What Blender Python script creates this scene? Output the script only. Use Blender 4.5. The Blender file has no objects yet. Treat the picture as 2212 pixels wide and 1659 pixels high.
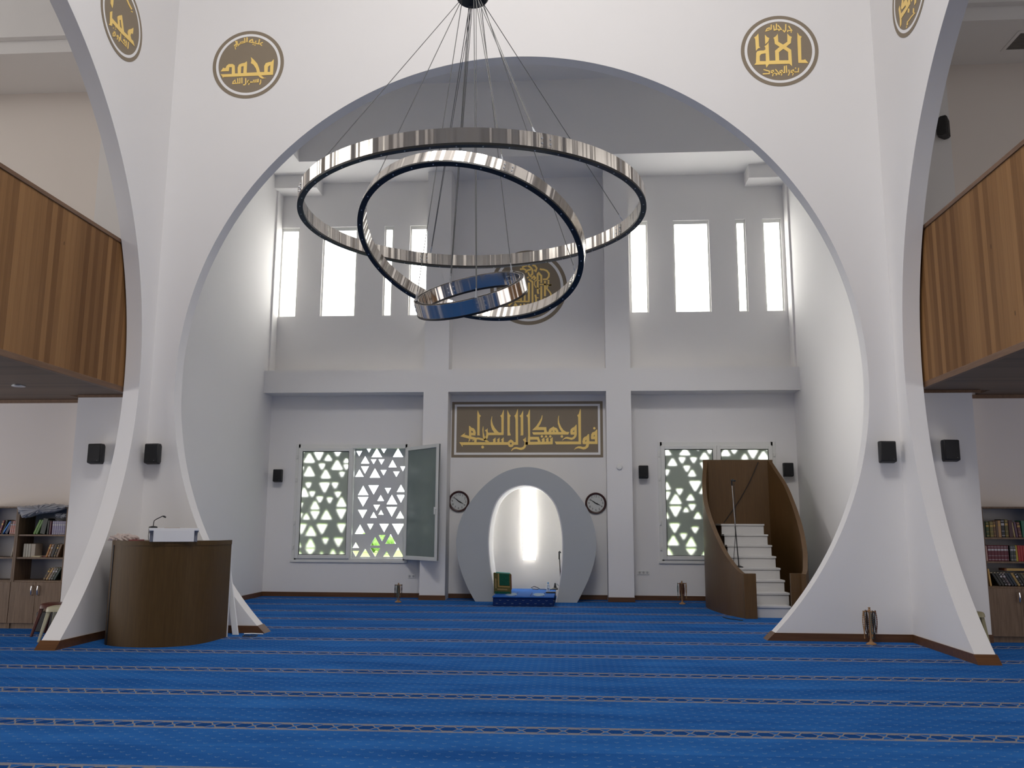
import bpy, bmesh, math, random, json
from math import sin, cos, pi, radians, sqrt, atan2
from mathutils import Vector, Matrix
from mathutils.geometry import tessellate_polygon
S = bpy.context.scene
COL = S.collection
random.seed(7)

# ------------------------------------------------------------------ camera
FPX, CX, CY = 1856.0, 1106.0, 829.5
YAW, PITCH, ROLL = radians(4.026), radians(9.336), radians(0.2933)
EYE = Vector((0, 0, 1.45))
_f = Vector((-sin(YAW) * cos(PITCH), cos(YAW) * cos(PITCH), sin(PITCH)))
_r = Vector((cos(YAW), sin(YAW), 0)); _u = _r.cross(_f)
CR = cos(ROLL) * _r + sin(ROLL) * _u
CU = -sin(ROLL) * _r + cos(ROLL) * _u
cam = bpy.data.objects.new('camera', bpy.data.cameras.new('camera'))
COL.objects.link(cam)
cam.data.sensor_width = 36.0
cam.data.lens = FPX / 2212 * 36.0
cam.data.clip_end = 400
m = Matrix.Identity(4)
for i in range(3):
    m[i][0], m[i][1], m[i][2], m[i][3] = CR[i], CU[i], -_f[i], EYE[i]
cam.matrix_world = m
S.camera = cam

def on(px, py, ax, v):
    """point where the sight line through a pixel meets the real plane  axis = v"""
    d = CR * ((px - CX) / FPX) - CU * ((py - CY) / FPX) + _f
    t = (v - EYE[ax]) / d[ax]
    return EYE + d * t

# ------------------------------------------------------------------ light, exposure
S.view_settings.view_transform = 'Standard'
S.view_settings.look = 'None'
S.view_settings.exposure = EXPOSURE = 0.0
S.view_settings.gamma = 1.0
S.view_settings.use_curve_mapping = False
S.cycles.use_denoising = True
S.cycles.max_bounces = 10
S.cycles.diffuse_bounces = 6
S.cycles.glossy_bounces = 4
S.cycles.transmission_bounces = 8
S.cycles.sample_clamp_indirect = 6.0

W = bpy.data.worlds.new('world'); S.world = W; W.use_nodes = True
W.node_tree.nodes['Background'].inputs[0].default_value = (0.93, 0.97, 1.0, 1)
W.node_tree.nodes['Background'].inputs[1].default_value = 5.0

def area(name, loc, rot, sx, sy, power, col=(1, 1, 1), shape='RECTANGLE', spread=pi):
    l = bpy.data.lights.new(name, 'AREA'); l.shape = shape; l.size = sx; l.size_y = sy
    l.energy = power; l.color = col; l.spread = spread
    o = bpy.data.objects.new(name, l); COL.objects.link(o); o.location = loc; o.rotation_euler = rot
    return o
# added lamps for assumed dome, aisle and gallery daylight, no windows built there; the lamp behind the camera is an added fill, no opening there
area('dome_fill', (-0.82, 6.55, 10.85), (0, 0, 0), 8.4, 8.4, 135, (1.0, 0.965, 0.93), 'DISK')  # added lamp for assumed light from above, the dome has no windows
area('dome_back_fill', (-0.7, 3.1, 12.5), (radians(37), 0, 0), 3.6, 1.8, 425, (1.0, 0.97, 0.94))  # added tilted lamp inside the closed dome, evens out the front wall
area('rear_fill', (-0.8, -7.6, 5.6), (pi / 2, 0, 0), 12, 4.5, 110, (1.0, 0.975, 0.94))
area('left_aisle_fill', (-13.6, 5.5, 1.65), (0, -pi / 2, 0), 2.7, 10, 400, (1.0, 0.94, 0.89))  # added lamp for assumed aisle light, the outer wall is closed
area('left_gallery_fill', (-13.6, 5.5, 8.95), (0, -pi / 2, 0), 1.2, 10, 185, (1.0, 0.97, 0.93))  # added lamp for assumed light above the left balcony
area('right_aisle_fill', (11.8, 5.5, 1.65), (0, pi / 2, 0), 2.7, 10, 200, (1.0, 0.93, 0.90))  # added weaker lamp, aisle light assumed on this side too
area('right_gallery_fill', (11.8, 5.5, 8.95), (0, pi / 2, 0), 1.2, 10, 50, (1.0, 0.97, 0.95))  # added lamp for assumed light above the right balcony

area('bay_side_fill', (-6.22, 12.45, 4.2), (0, -pi / 2 + 0.06, 0.13), 3.6, 0.25, 17, (1.0, 0.97, 0.90), spread=radians(30))  # added narrow lamp that brightens the right bay wall, no window is built here

# ------------------------------------------------------------------ dimensions
XC, R, ZC = -0.82, 4.80, 3.46           # arch centre line, arch circle radius and height
XL, XR, YF, YB = -5.97, 4.33, 11.675, 1.425
YC = (YF + YB) / 2
TH = 0.22
YQ = 17.60                              # qibla wall face
YP = 17.10                              # pilaster and beam face
BXL, BXR = -6.33, 4.50                  # side walls of the prayer bay
YA = 12.20                              # end wall of the aisles
HC = 11.0

# ------------------------------------------------------------------ materials
def nodes(m):
    m.use_nodes = True
    nt = m.node_tree
    return nt, nt.nodes, nt.links, nt.nodes['Principled BSDF']

def M(name, col, rough=0.5, metal=0.0, var=0.0, scale=20, bump=0.0, spec=0.5, emit=None, stretch=None):
    m = bpy.data.materials.new(name)
    nt, N, L, b = nodes(m)
    b.inputs['Base Color'].default_value = (*col, 1)
    b.inputs['Roughness'].default_value = rough
    b.inputs['Metallic'].default_value = metal
    b.inputs['Specular IOR Level'].default_value = spec
    if emit:
        b.inputs['Emission Color'].default_value = (*emit[0], 1); b.inputs['Emission Strength'].default_value = emit[1]
    if var or bump:
        tc = N.new('ShaderNodeTexCoord'); mp = N.new('ShaderNodeMapping')
        if stretch: mp.inputs['Scale'].default_value = stretch
        nz = N.new('ShaderNodeTexNoise'); nz.inputs['Scale'].default_value = scale; nz.inputs['Detail'].default_value = 4
        L.new(tc.outputs['Object'], mp.inputs[0]); L.new(mp.outputs[0], nz.inputs['Vector'])
        if var:
            mx = N.new('ShaderNodeMix'); mx.data_type = 'RGBA'
            mx.inputs[6].default_value = (*[c * (1 - var) for c in col], 1)
            mx.inputs[7].default_value = (*[min(1, c * (1 + var)) for c in col], 1)
            L.new(nz.outputs['Fac'], mx.inputs[0]); L.new(mx.outputs[2], b.inputs['Base Color'])
        if bump:
            bp = N.new('ShaderNodeBump'); bp.inputs['Strength'].default_value = bump; bp.inputs['Distance'].default_value = 0.01
            L.new(nz.outputs['Fac'], bp.inputs['Height']); L.new(bp.outputs[0], b.inputs['Normal'])
    return m

def math_node(N, L, op, a, b=None, c=None, clamp=False):
    n = N.new('ShaderNodeMath'); n.operation = op; n.use_clamp = clamp
    for i, v in enumerate((a, b, c)):
        if v is None: continue
        if isinstance(v, (int, float)): n.inputs[i].default_value = v
        else: L.new(v, n.inputs[i])
    return n.outputs[0]

def wood(name, dark, light, scale=1.0, axis='z', rough=0.4, plank=None, plank_axis='y', spec=0.4):
    """veneer or planks: grain runs along axis; plank = board width"""
    m = bpy.data.materials.new(name)
    nt, N, L, b = nodes(m)
    tc = N.new('ShaderNodeTexCoord'); mp = N.new('ShaderNodeMapping')
    st = {'x': (0.06, 1, 1), 'y': (1, 0.06, 1), 'z': (1, 1, 0.06)}[axis]
    mp.inputs['Scale'].default_value = [s * 26 * scale for s in st]
    L.new(tc.outputs['Object'], mp.inputs[0])
    nz = N.new('ShaderNodeTexNoise'); nz.inputs['Scale'].default_value = 1.0; nz.inputs['Detail'].default_value = 6; nz.inputs['Roughness'].default_value = 0.65
    vec = mp.outputs[0]
    fac = nz.outputs['Fac']
    if plank:
        sx = N.new('ShaderNodeSeparateXYZ'); L.new(tc.outputs['Object'], sx.inputs[0])
        t = math_node(N, L, 'DIVIDE', sx.outputs[{'x': 0, 'y': 1, 'z': 2}[plank_axis]], plank)
        idx = math_node(N, L, 'FLOOR', t)
        wn = N.new('ShaderNodeTexWhiteNoise'); wn.noise_dimensions = '1D'; L.new(idx, wn.inputs['W'])
        cb = N.new('ShaderNodeCombineXYZ'); L.new(wn.outputs['Value'], cb.inputs[2])
        sc = N.new('ShaderNodeVectorMath'); sc.operation = 'SCALE'; sc.inputs['Scale'].default_value = 37.0
        L.new(cb.outputs[0], sc.inputs[0])
        ad = N.new('ShaderNodeVectorMath'); L.new(mp.outputs[0], ad.inputs[0]); L.new(sc.outputs[0], ad.inputs[1])
        vec = ad.outputs[0]
        L.new(vec, nz.inputs['Vector'])
        fac = math_node(N, L, 'ADD', math_node(N, L, 'MULTIPLY', wn.outputs['Value'], 0.75), math_node(N, L, 'MULTIPLY', math_node(N, L, 'SUBTRACT', nz.outputs['Fac'], 0.3), 0.5), clamp=True)
        fr = math_node(N, L, 'FRACT', t)
        gap = math_node(N, L, 'GREATER_THAN', math_node(N, L, 'ABSOLUTE', math_node(N, L, 'SUBTRACT', fr, 0.5)), 0.487)
    else:
        L.new(vec, nz.inputs['Vector'])
        fac = math_node(N, L, 'MULTIPLY', math_node(N, L, 'SUBTRACT', nz.outputs['Fac'], 0.28), 2.2, clamp=True)
    mx = N.new('ShaderNodeMix'); mx.data_type = 'RGBA'
    mx.inputs[6].default_value = (*dark, 1); mx.inputs[7].default_value = (*light, 1)
    L.new(fac, mx.inputs[0])
    out = mx.outputs[2]
    if plank:
        vo = N.new('ShaderNodeTexVoronoi'); vo.inputs['Scale'].default_value = 1.0
        mp2 = N.new('ShaderNodeMapping'); mp2.inputs['Scale'].default_value = (5, 5, 1.6); L.new(tc.outputs['Object'], mp2.inputs[0]); L.new(mp2.outputs[0], vo.inputs['Vector'])
        kn = math_node(N, L, 'LESS_THAN', vo.outputs['Distance'], 0.045)
        dk = math_node(N, L, 'MAXIMUM', math_node(N, L, 'MULTIPLY', kn, 0.7), math_node(N, L, 'MULTIPLY', gap, 0.45))
        m2 = N.new('ShaderNodeMix'); m2.data_type = 'RGBA'; m2.inputs[7].default_value = (*[c * 0.25 for c in dark], 1)
        L.new(dk, m2.inputs[0]); L.new(out, m2.inputs[6]); out = m2.outputs[2]
    L.new(out, b.inputs['Base Color'])
    b.inputs['Roughness'].default_value = rough
    b.inputs['Specular IOR Level'].default_value = spec
    return m

def carpet():
    m = bpy.data.materials.new('blue_prayer_carpet')
    nt, N, L, b = nodes(m)
    g = N.new('ShaderNodeNewGeometry'); sx = N.new('ShaderNodeSeparateXYZ'); L.new(g.outputs['Position'], sx.inputs[0])
    X, Yy = sx.outputs[0], sx.outputs[1]
    P = 1.19
    def mn(op, a, b_=None, c=None, clamp=False): return math_node(N, L, op, a, b_, c, clamp)
    yy = mn('SUBTRACT', mn('SUBTRACT', Yy, mn('MULTIPLY', X, 0.016)), 8.855 - P * 20.5)
    q = mn('SUBTRACT', mn('FRACT', mn('DIVIDE', yy, P)), 0.5)            # -0.5..0.5, band at 0
    v = mn('ABSOLUTE', mn('DIVIDE', mn('MULTIPLY', q, P), 0.118))         # 0 centre, 1 band edge
    band = mn('LESS_THAN', v, 1.0)
    # wobble of the hand-laid pile
    nz = N.new('ShaderNodeTexNoise'); nz.inputs['Scale'].default_value = 60; nz.inputs['Detail'].default_value = 3
    L.new(g.outputs['Position'], nz.inputs['Vector'])
    wob = mn('MULTIPLY', mn('SUBTRACT', nz.outputs['Fac'], 0.5), 0.16)
    vv = mn('ADD', v, wob)
    d = mn('ABSOLUTE', mn('SUBTRACT', mn('FRACT', mn('DIVIDE', X, 0.15)), 0.5))   # 0 at node centre .5 at middle
    h = mn('MINIMUM', mn('MULTIPLY', mn('MAXIMUM', mn('SUBTRACT', d, 0.045), 0.0), 2.6), 0.56)
    line1 = mn('LESS_THAN', mn('ABSOLUTE', mn('SUBTRACT', vv, h)), 0.10)
    bord = mn('MULTIPLY', mn('GREATER_THAN', vv, 0.66), mn('LESS_THAN', vv, 0.97))
    fine = mn('GREATER_THAN', mn('FRACT', mn('MULTIPLY', vv, 7.0)), 0.35)
    bord = mn('MULTIPLY', bord, mn('ADD', mn('MULTIPLY', fine, 0.55), 0.45))
    yarn = mn('MULTIPLY', band, mn('MAXIMUM', bord, mn('MULTIPLY', line1, 0.95)))
    # little cup marks scattered between the bands
    rows = mn('DIVIDE', Yy, 0.066); ri = mn('FLOOR', rows); rf = mn('SUBTRACT', mn('FRACT', rows), 0.5)
    off = mn('MULTIPLY', mn('FRACT', mn('MULTIPLY', ri, 0.5)), 1.0)
    cf = mn('SUBTRACT', mn('FRACT', mn('ADD', mn('DIVIDE', X, 0.145), off)), 0.5)
    ax = mn('ABSOLUTE', cf)
    cup = mn('SUBTRACT', rf, mn('MULTIPLY', ax, 2.2))
    mark = mn('MULTIPLY', mn('LESS_THAN', mn('ABSOLUTE', mn('ADD', cup, 0.05)), 0.11), mn('LESS_THAN', ax, 0.105))
    mark = mn('MULTIPLY', mark, mn('SUBTRACT', 1.0, mn('LESS_THAN', v, 1.25)))
    # broad brushed pile shading
    mp = N.new('ShaderNodeMapping'); mp.inputs['Scale'].default_value = (0.7, 2.6, 1); L.new(g.outputs['Position'], mp.inputs[0])
    n2 = N.new('ShaderNodeTexNoise'); n2.inputs['Scale'].default_value = 1.3; n2.inputs['Detail'].default_value = 7; n2.inputs['Roughness'].default_value = 0.6
    L.new(mp.outputs[0], n2.inputs['Vector'])
    n3 = N.new('ShaderNodeTexNoise'); n3.inputs['Scale'].default_value = 160; L.new(g.outputs['Position'], n3.inputs['Vector'])
    fac = mn('ADD', mn('MULTIPLY', mn('SUBTRACT', n2.outputs['Fac'], 0.5), 1.7), mn('MULTIPLY', mn('SUBTRACT', n3.outputs['Fac'], 0.5), 0.7))
    # the pile turns half-way between two bands: lighter towards the back band
    fac = mn('ADD', mn('ADD', fac, 0.5), mn('MULTIPLY', q, -0.25), clamp=True)
    base = N.new('ShaderNodeMix'); base.data_type = 'RGBA'
    base.inputs[6].default_value = (0.011, 0.070, 0.255, 1); base.inputs[7].default_value = (0.030, 0.148, 0.44, 1)
    L.new(fac, base.inputs[0])
    navy = N.new('ShaderNodeMix'); navy.data_type = 'RGBA'; navy.inputs[7].default_value = (0.004, 0.036, 0.165, 1)
    inner = mn('MULTIPLY', mn('LESS_THAN', vv, h), mn('MULTIPLY', band, 0.75))
    L.new(inner, navy.inputs[0]); L.new(base.outputs[2], navy.inputs[6])
    y1 = N.new('ShaderNodeMix'); y1.data_type = 'RGBA'; y1.inputs[7].default_value = (0.29, 0.26, 0.215, 1)
    L.new(mn('MULTIPLY', yarn, 0.82), y1.inputs[0]); L.new(navy.outputs[2], y1.inputs[6])
    y2 = N.new('ShaderNodeMix'); y2.data_type = 'RGBA'; y2.inputs[7].default_value = (0.16, 0.25, 0.36, 1)
    L.new(mn('MULTIPLY', mark, 0.5), y2.inputs[0]); L.new(y1.outputs[2], y2.inputs[6])
    L.new(y2.outputs[2], b.inputs['Base Color'])
    b.inputs['Roughness'].default_value = 1.0; b.inputs['Specular IOR Level'].default_value = 0.02
    b.inputs['Sheen Weight'].default_value = 0.0; b.inputs['Sheen Roughness'].default_value = 0.5
    bp = N.new('ShaderNodeBump'); bp.inputs['Strength'].default_value = 0.5; bp.inputs['Distance'].default_value = 0.006
    L.new(n3.outputs['Fac'], bp.inputs['Height']); L.new(bp.outputs[0], b.inputs['Normal'])
    return m

def steel():
    m = bpy.data.materials.new('brushed_steel')
    nt, N, L, b = nodes(m)
    tc = N.new('ShaderNodeTexCoord'); sx = N.new('ShaderNodeSeparateXYZ'); L.new(tc.outputs['Object'], sx.inputs[0])
    an = math_node(N, L, 'ARCTAN2', sx.outputs[1], sx.outputs[0])
    rad = math_node(N, L, 'SQRT', math_node(N, L, 'ADD', math_node(N, L, 'MULTIPLY', sx.outputs[0], sx.outputs[0]), math_node(N, L, 'MULTIPLY', sx.outputs[1], sx.outputs[1])))
    an = math_node(N, L, 'MULTIPLY', an, rad)
    n1 = N.new('ShaderNodeTexNoise'); n1.noise_dimensions = '1D'; n1.inputs['Scale'].default_value = 5.5; n1.inputs['Detail'].default_value = 1.5
    L.new(an, n1.inputs['W'])
    n2 = N.new('ShaderNodeTexNoise'); n2.noise_dimensions = '1D'; n2.inputs['Scale'].default_value = 21.0; n2.inputs['Detail'].default_value = 0
    L.new(an, n2.inputs['W'])
    # buckles of the bent sheet tilt the normal sideways; brush lines run across the strip
    bp = N.new('ShaderNodeBump'); bp.inputs['Strength'].default_value = 1.0; bp.inputs['Distance'].default_value = 0.06
    L.new(n1.outputs['Fac'], bp.inputs['Height'])
    bp2 = N.new('ShaderNodeBump'); bp2.inputs['Strength'].default_value = 0.8; bp2.inputs['Distance'].default_value = 0.010
    L.new(n2.outputs['Fac'], bp2.inputs['Height']); L.new(bp.outputs[0], bp2.inputs['Normal'])
    L.new(bp2.outputs[0], b.inputs['Normal'])
    b.inputs['Base Color'].default_value = (0.62, 0.585, 0.54, 1)
    b.inputs['Metallic'].default_value = 1.0; b.inputs['Roughness'].default_value = 0.2
    return m

def frosted():
    m = bpy.data.materials.new('frosted_pane')
    nt, N, L, b = nodes(m)
    N.remove(b)
    rf = N.new('ShaderNodeBsdfRefraction'); rf.inputs['Roughness'].default_value = 0.60; rf.inputs['IOR'].default_value = 1.4
    rf.inputs['Color'].default_value = (0.96, 0.95, 0.86, 1)
    df = N.new('ShaderNodeBsdfDiffuse'); df.inputs['Color'].default_value = (0.50, 0.58, 0.54, 1)
    mx = N.new('ShaderNodeMixShader'); mx.inputs[0].default_value = 0.34
    L.new(rf.outputs[0], mx.inputs[1]); L.new(df.outputs[0], mx.inputs[2])
    L.new(mx.outputs[0], N['Material Output'].inputs['Surface'])
    return m

MAT = dict(
    plaster=M('white_plaster', (0.80, 0.785, 0.775), 0.75, var=0.015, scale=1.2, bump=0.03, spec=0.25),
    plaster_warm=M('cream_plaster', (0.82, 0.76, 0.71), 0.8, var=0.015, scale=1.2, spec=0.2),
    plaster_grey=M('grey_plaster', (0.44, 0.46, 0.47), 0.75, var=0.02, scale=2, spec=0.25),
    brown_trim=wood('brown_baseboard_wood', (0.085, 0.036, 0.014), (0.15, 0.068, 0.028), 1, 'x', 0.4),
    carpet=carpet(), steel=steel(), frosted=frosted(),
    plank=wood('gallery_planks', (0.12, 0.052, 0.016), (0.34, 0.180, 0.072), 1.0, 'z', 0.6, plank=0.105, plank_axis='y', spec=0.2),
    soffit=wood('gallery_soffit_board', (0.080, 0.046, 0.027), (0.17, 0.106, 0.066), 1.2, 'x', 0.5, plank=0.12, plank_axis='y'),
    rail=wood('gallery_rail_wood', (0.12, 0.06, 0.03), (0.2, 0.11, 0.06), 1, 'y', 0.45),
    lectern=wood('lectern_veneer', (0.068, 0.037, 0.011), (0.095, 0.054, 0.017), 1.6, 'z', 0.5, spec=0.22),
    minbar=wood('minbar_veneer', (0.090, 0.045, 0.014), (0.125, 0.066, 0.022), 1.6, 'z', 0.45, spec=0.4),
    shelf=wood('walnut_laminate', (0.105, 0.063, 0.037), (0.215, 0.140, 0.088), 1.7, 'z', 0.5),
    white=M('white_lacquer', (0.78, 0.78, 0.78), 0.4),
    pvc=M('white_pvc', (0.74, 0.74, 0.71), 0.35),
    seal=M('dark_window_seal', (0.05, 0.055, 0.055), 0.6),
    step=M('white_stair_board', (0.62, 0.61, 0.60), 0.5, var=0.03, scale=4),
    black=M('black_plastic', (0.012, 0.012, 0.013), 0.5),
    grille=M('black_speaker_mesh', (0.010, 0.010, 0.011), 0.7, bump=0.5, scale=300),
    chrome=M('chrome', (0.75, 0.76, 0.78), 0.15, 1.0),
    cable=M('steel_cable', (0.17, 0.17, 0.165), 0.6, 0.2),
    cable_dark=M('black_cable', (0.015, 0.015, 0.015), 0.5),
    channel=M('black_channel', (0.012, 0.011, 0.010), 0.45),
    brown=M('painted_brown', (0.25, 0.20, 0.140), 0.7, var=0.03, scale=6),
    gold=M('gold_paint', (1.0, 0.68, 0.21), 0.45, 0.2, var=0.08, scale=5),
    line=M('white_paint_line', (0.84, 0.83, 0.82), 0.7),
    glow=M('daylit_frosted_pane', (0.9, 0.9, 0.88), 0.6, emit=((1.0, 0.985, 0.93), 7.2)),
    niche_glow=M('daylit_niche_pane', (0.9, 0.9, 0.88), 0.6, emit=((1.0, 0.98, 0.90), 15.0)),
    screen=M('grey_concrete_screen', (0.66, 0.66, 0.67), 0.8, var=0.03, scale=8),
    green_glass=M('greenish_sash_glass', (0.17, 0.21, 0.20), 0.18, var=0.12, scale=3, spec=0.5),
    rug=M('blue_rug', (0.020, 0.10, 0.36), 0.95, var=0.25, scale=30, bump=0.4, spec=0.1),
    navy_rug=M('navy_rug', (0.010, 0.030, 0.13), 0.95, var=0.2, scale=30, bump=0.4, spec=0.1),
    rug_pale=M('pale_worn_motif', (0.20, 0.27, 0.36), 0.95, var=0.3, scale=60, spec=0.1),
    green_rug=M('green_prayer_rug', (0.012, 0.075, 0.050), 0.95, var=0.3, scale=30, spec=0.1),
    olive_rug=M('olive_rug_border', (0.10, 0.090, 0.035), 0.95, var=0.45, scale=45, spec=0.1),
    mint=M('mint_cloth', (0.08, 0.32, 0.28), 0.9),
    clock_rim=M('dark_mahogany', (0.040, 0.007, 0.005), 0.35),
    clock_face=M('clock_dial', (0.60, 0.61, 0.60), 0.5),
    ink=M('black_ink', (0.02, 0.02, 0.02), 0.6),
    turned=M('turned_beech', (0.36, 0.20, 0.09), 0.45, var=0.12, scale=30),
    lawn=M('lawn', (0.25, 0.38, 0.09), 0.95, var=0.4, scale=3),
    fence=M('white_fence', (0.85, 0.84, 0.80), 0.8),
    bush=M('bush_leaves', (0.16, 0.28, 0.06), 0.8, var=0.5, scale=8),
    bag=M('clear_plastic_bag', (0.36, 0.37, 0.40), 0.22, var=0.18, scale=14, spec=0.6),
    pinkbag=M('crumpled_pink_bag', (0.48, 0.40, 0.37), 0.5, var=0.25, scale=25),
    back_board=M('bookcase_back', (0.50, 0.49, 0.50), 0.7),
    red_stool=M('brown_red_plastic', (0.075, 0.017, 0.010), 0.4),
    cream_stool=M('cream_plastic', (0.42, 0.39, 0.27), 0.4),
    khaki_stool=M('khaki_plastic', (0.25, 0.22, 0.11), 0.45),
    water=M('clear_bottle', (0.75, 0.80, 0.84), 0.1, spec=0.7),
    blue_cap=M('blue_cap', (0.05, 0.30, 0.55), 0.4),
    vent=M('vent_slats', (0.16, 0.15, 0.14), 0.6),
    silver=M('silver_bezel', (0.55, 0.58, 0.62), 0.3, 0.6),
)

# ------------------------------------------------------------------ mesh helpers
def box(bm, x0, x1, y0, y1, z0, z1):
    v = [bm.verts.new(p) for p in ((x0, y0, z0), (x1, y0, z0), (x1, y1, z0), (x0, y1, z0), (x0, y0, z1), (x1, y0, z1), (x1, y1, z1), (x0, y1, z1))]
    for f in ((3, 2, 1, 0), (4, 5, 6, 7), (0, 1, 5, 4), (1, 2, 6, 5), (2, 3, 7, 6), (3, 0, 4, 7)):
        bm.faces.new([v[i] for i in f])
    return v

def P3(ax, a, b, d):
    return {'x': (d, a, b), 'y': (a, d, b), 'z': (a, b, d)}[ax]

def plate(bm, loops, ax, d0, d1):
    """flat outline (first loop) with holes, given thickness along ax"""
    flat = [p for l in loops for p in l]
    tris = tessellate_polygon([[Vector((p[0], p[1], 0)) for p in l] for l in loops])
    A = [bm.verts.new(P3(ax, p[0], p[1], d0)) for p in flat]
    B = [bm.verts.new(P3(ax, p[0], p[1], d1)) for p in flat]
    for t in tris:
        if len(set(t)) < 3: continue
        try:
            bm.faces.new([A[i] for i in t]); bm.faces.new([B[i] for i in reversed(t)])
        except ValueError: pass
    k = 0
    for l in loops:
        n = len(l)
        for i in range(n):
            a, b = k + i, k + (i + 1) % n
            try: bm.faces.new((A[a], A[b], B[b], B[a]))
            except ValueError: pass
        k += n

def tube(bm, pts, r, seg=8, caps=True, closed=False):
    pts = [Vector(p) for p in pts]; n = len(pts)
    rs = r if isinstance(r, (list, tuple)) else [r] * n
    rings = []; prev = None
    for i, p in enumerate(pts):
        if closed: t = pts[(i + 1) % n] - pts[i - 1]
        else: t = pts[min(i + 1, n - 1)] - pts[max(i - 1, 0)]
        if t.length < 1e-9: t = Vector((0, 0, 1))
        t.normalize()
        ref = prev if prev else (Vector((1, 0, 0)) if abs(t.x) < 0.9 else Vector((0, 1, 0)))
        a = (ref - t * ref.dot(t)).normalized(); b = t.cross(a); prev = a
        rings.append([bm.verts.new(p + (a * cos(2 * pi * k / seg) + b * sin(2 * pi * k / seg)) * rs[i]) for k in range(seg)])
    for i in range(n if closed else n - 1):
        r0, r1 = rings[i], rings[(i + 1) % n]
        for k in range(seg):
            bm.faces.new((r0[k], r0[(k + 1) % seg], r1[(k + 1) % seg], r1[k]))
    if caps and not closed:
        bm.faces.new(list(reversed(rings[0]))); bm.faces.new(rings[-1])

def lathe(bm, prof, c, axis='z', seg=32, caps=True):
    """profile of (radius, height) spun about axis through c"""
    c = Vector(c); rings = []
    for r, h in prof:
        ring = []
        for k in range(seg):
            a = 2 * pi * k / seg
            o = {'z': Vector((r * cos(a), r * sin(a), h)), 'y': Vector((r * cos(a), h, r * sin(a)))}[axis]
            ring.append(bm.verts.new(c + o))
        rings.append(ring)
    for i in range(len(rings) - 1):
        for k in range(seg):
            bm.faces.new((rings[i][k], rings[i][(k + 1) % seg], rings[i + 1][(k + 1) % seg], rings[i + 1][k]))
    if caps:
        bm.faces.new(list(reversed(rings[0]))); bm.faces.new(rings[-1])

def disc(bm, c, r, d, axis='y', seg=32):
    lathe(bm, [(r, 0), (r, d)], c, axis, seg)

def obj(name, bm, mat, parent=None, bevel=0.0, smooth=True, angle=38):
    bmesh.ops.recalc_face_normals(bm, faces=bm.faces[:])
    me = bpy.data.meshes.new(name); bm.to_mesh(me); bm.free()
    if isinstance(mat, str): mat = MAT[mat]
    me.materials.append(mat)
    if smooth:
        for p in me.polygons: p.use_smooth = True
        me.set_sharp_from_angle(angle=radians(angle))
    o = bpy.data.objects.new(name, me); COL.objects.link(o)
    if bevel:
        b = o.modifiers.new('bevel', 'BEVEL'); b.width = bevel; b.segments = 2; b.limit_method = 'ANGLE'; b.angle_limit = radians(50)
        b.harden_normals = False
    if parent is not None: attach(o, parent)
    return o

def attach(o, parent):
    """keep world placement while parented (parents are never rotated or scaled)"""
    base = Vector((0, 0, 0)); p = parent
    while p is not None:
        base += Vector(p.location); p = p.parent
    o.parent = parent
    o.location = Vector(o.location) - base

def tag(o, label, cat, group=None, kind=None):
    o['label'] = label; o['category'] = cat
    if group: o['group'] = group
    if kind: o['kind'] = kind
    return o

def thing(name, loc, label, cat, group=None):
    o = bpy.data.objects.new(name, None); COL.objects.link(o); o.location = loc; o.empty_display_size = 0.1
    return tag(o, label, cat, group)

def struct(name, bm, mat, parent=None, **k):
    o = obj(name, bm, mat, parent, **k)
    if parent is None: o['kind'] = 'structure'
    return o

def nb(): return bmesh.new()
def boxes(*bs):
    bm = bmesh.new()
    for b in bs: box(bm, *b)
    return bm
def part(name, mat, parent, *bs, bevel=0.0):
    return obj(name, boxes(*bs), mat, parent, bevel=bevel)

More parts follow.
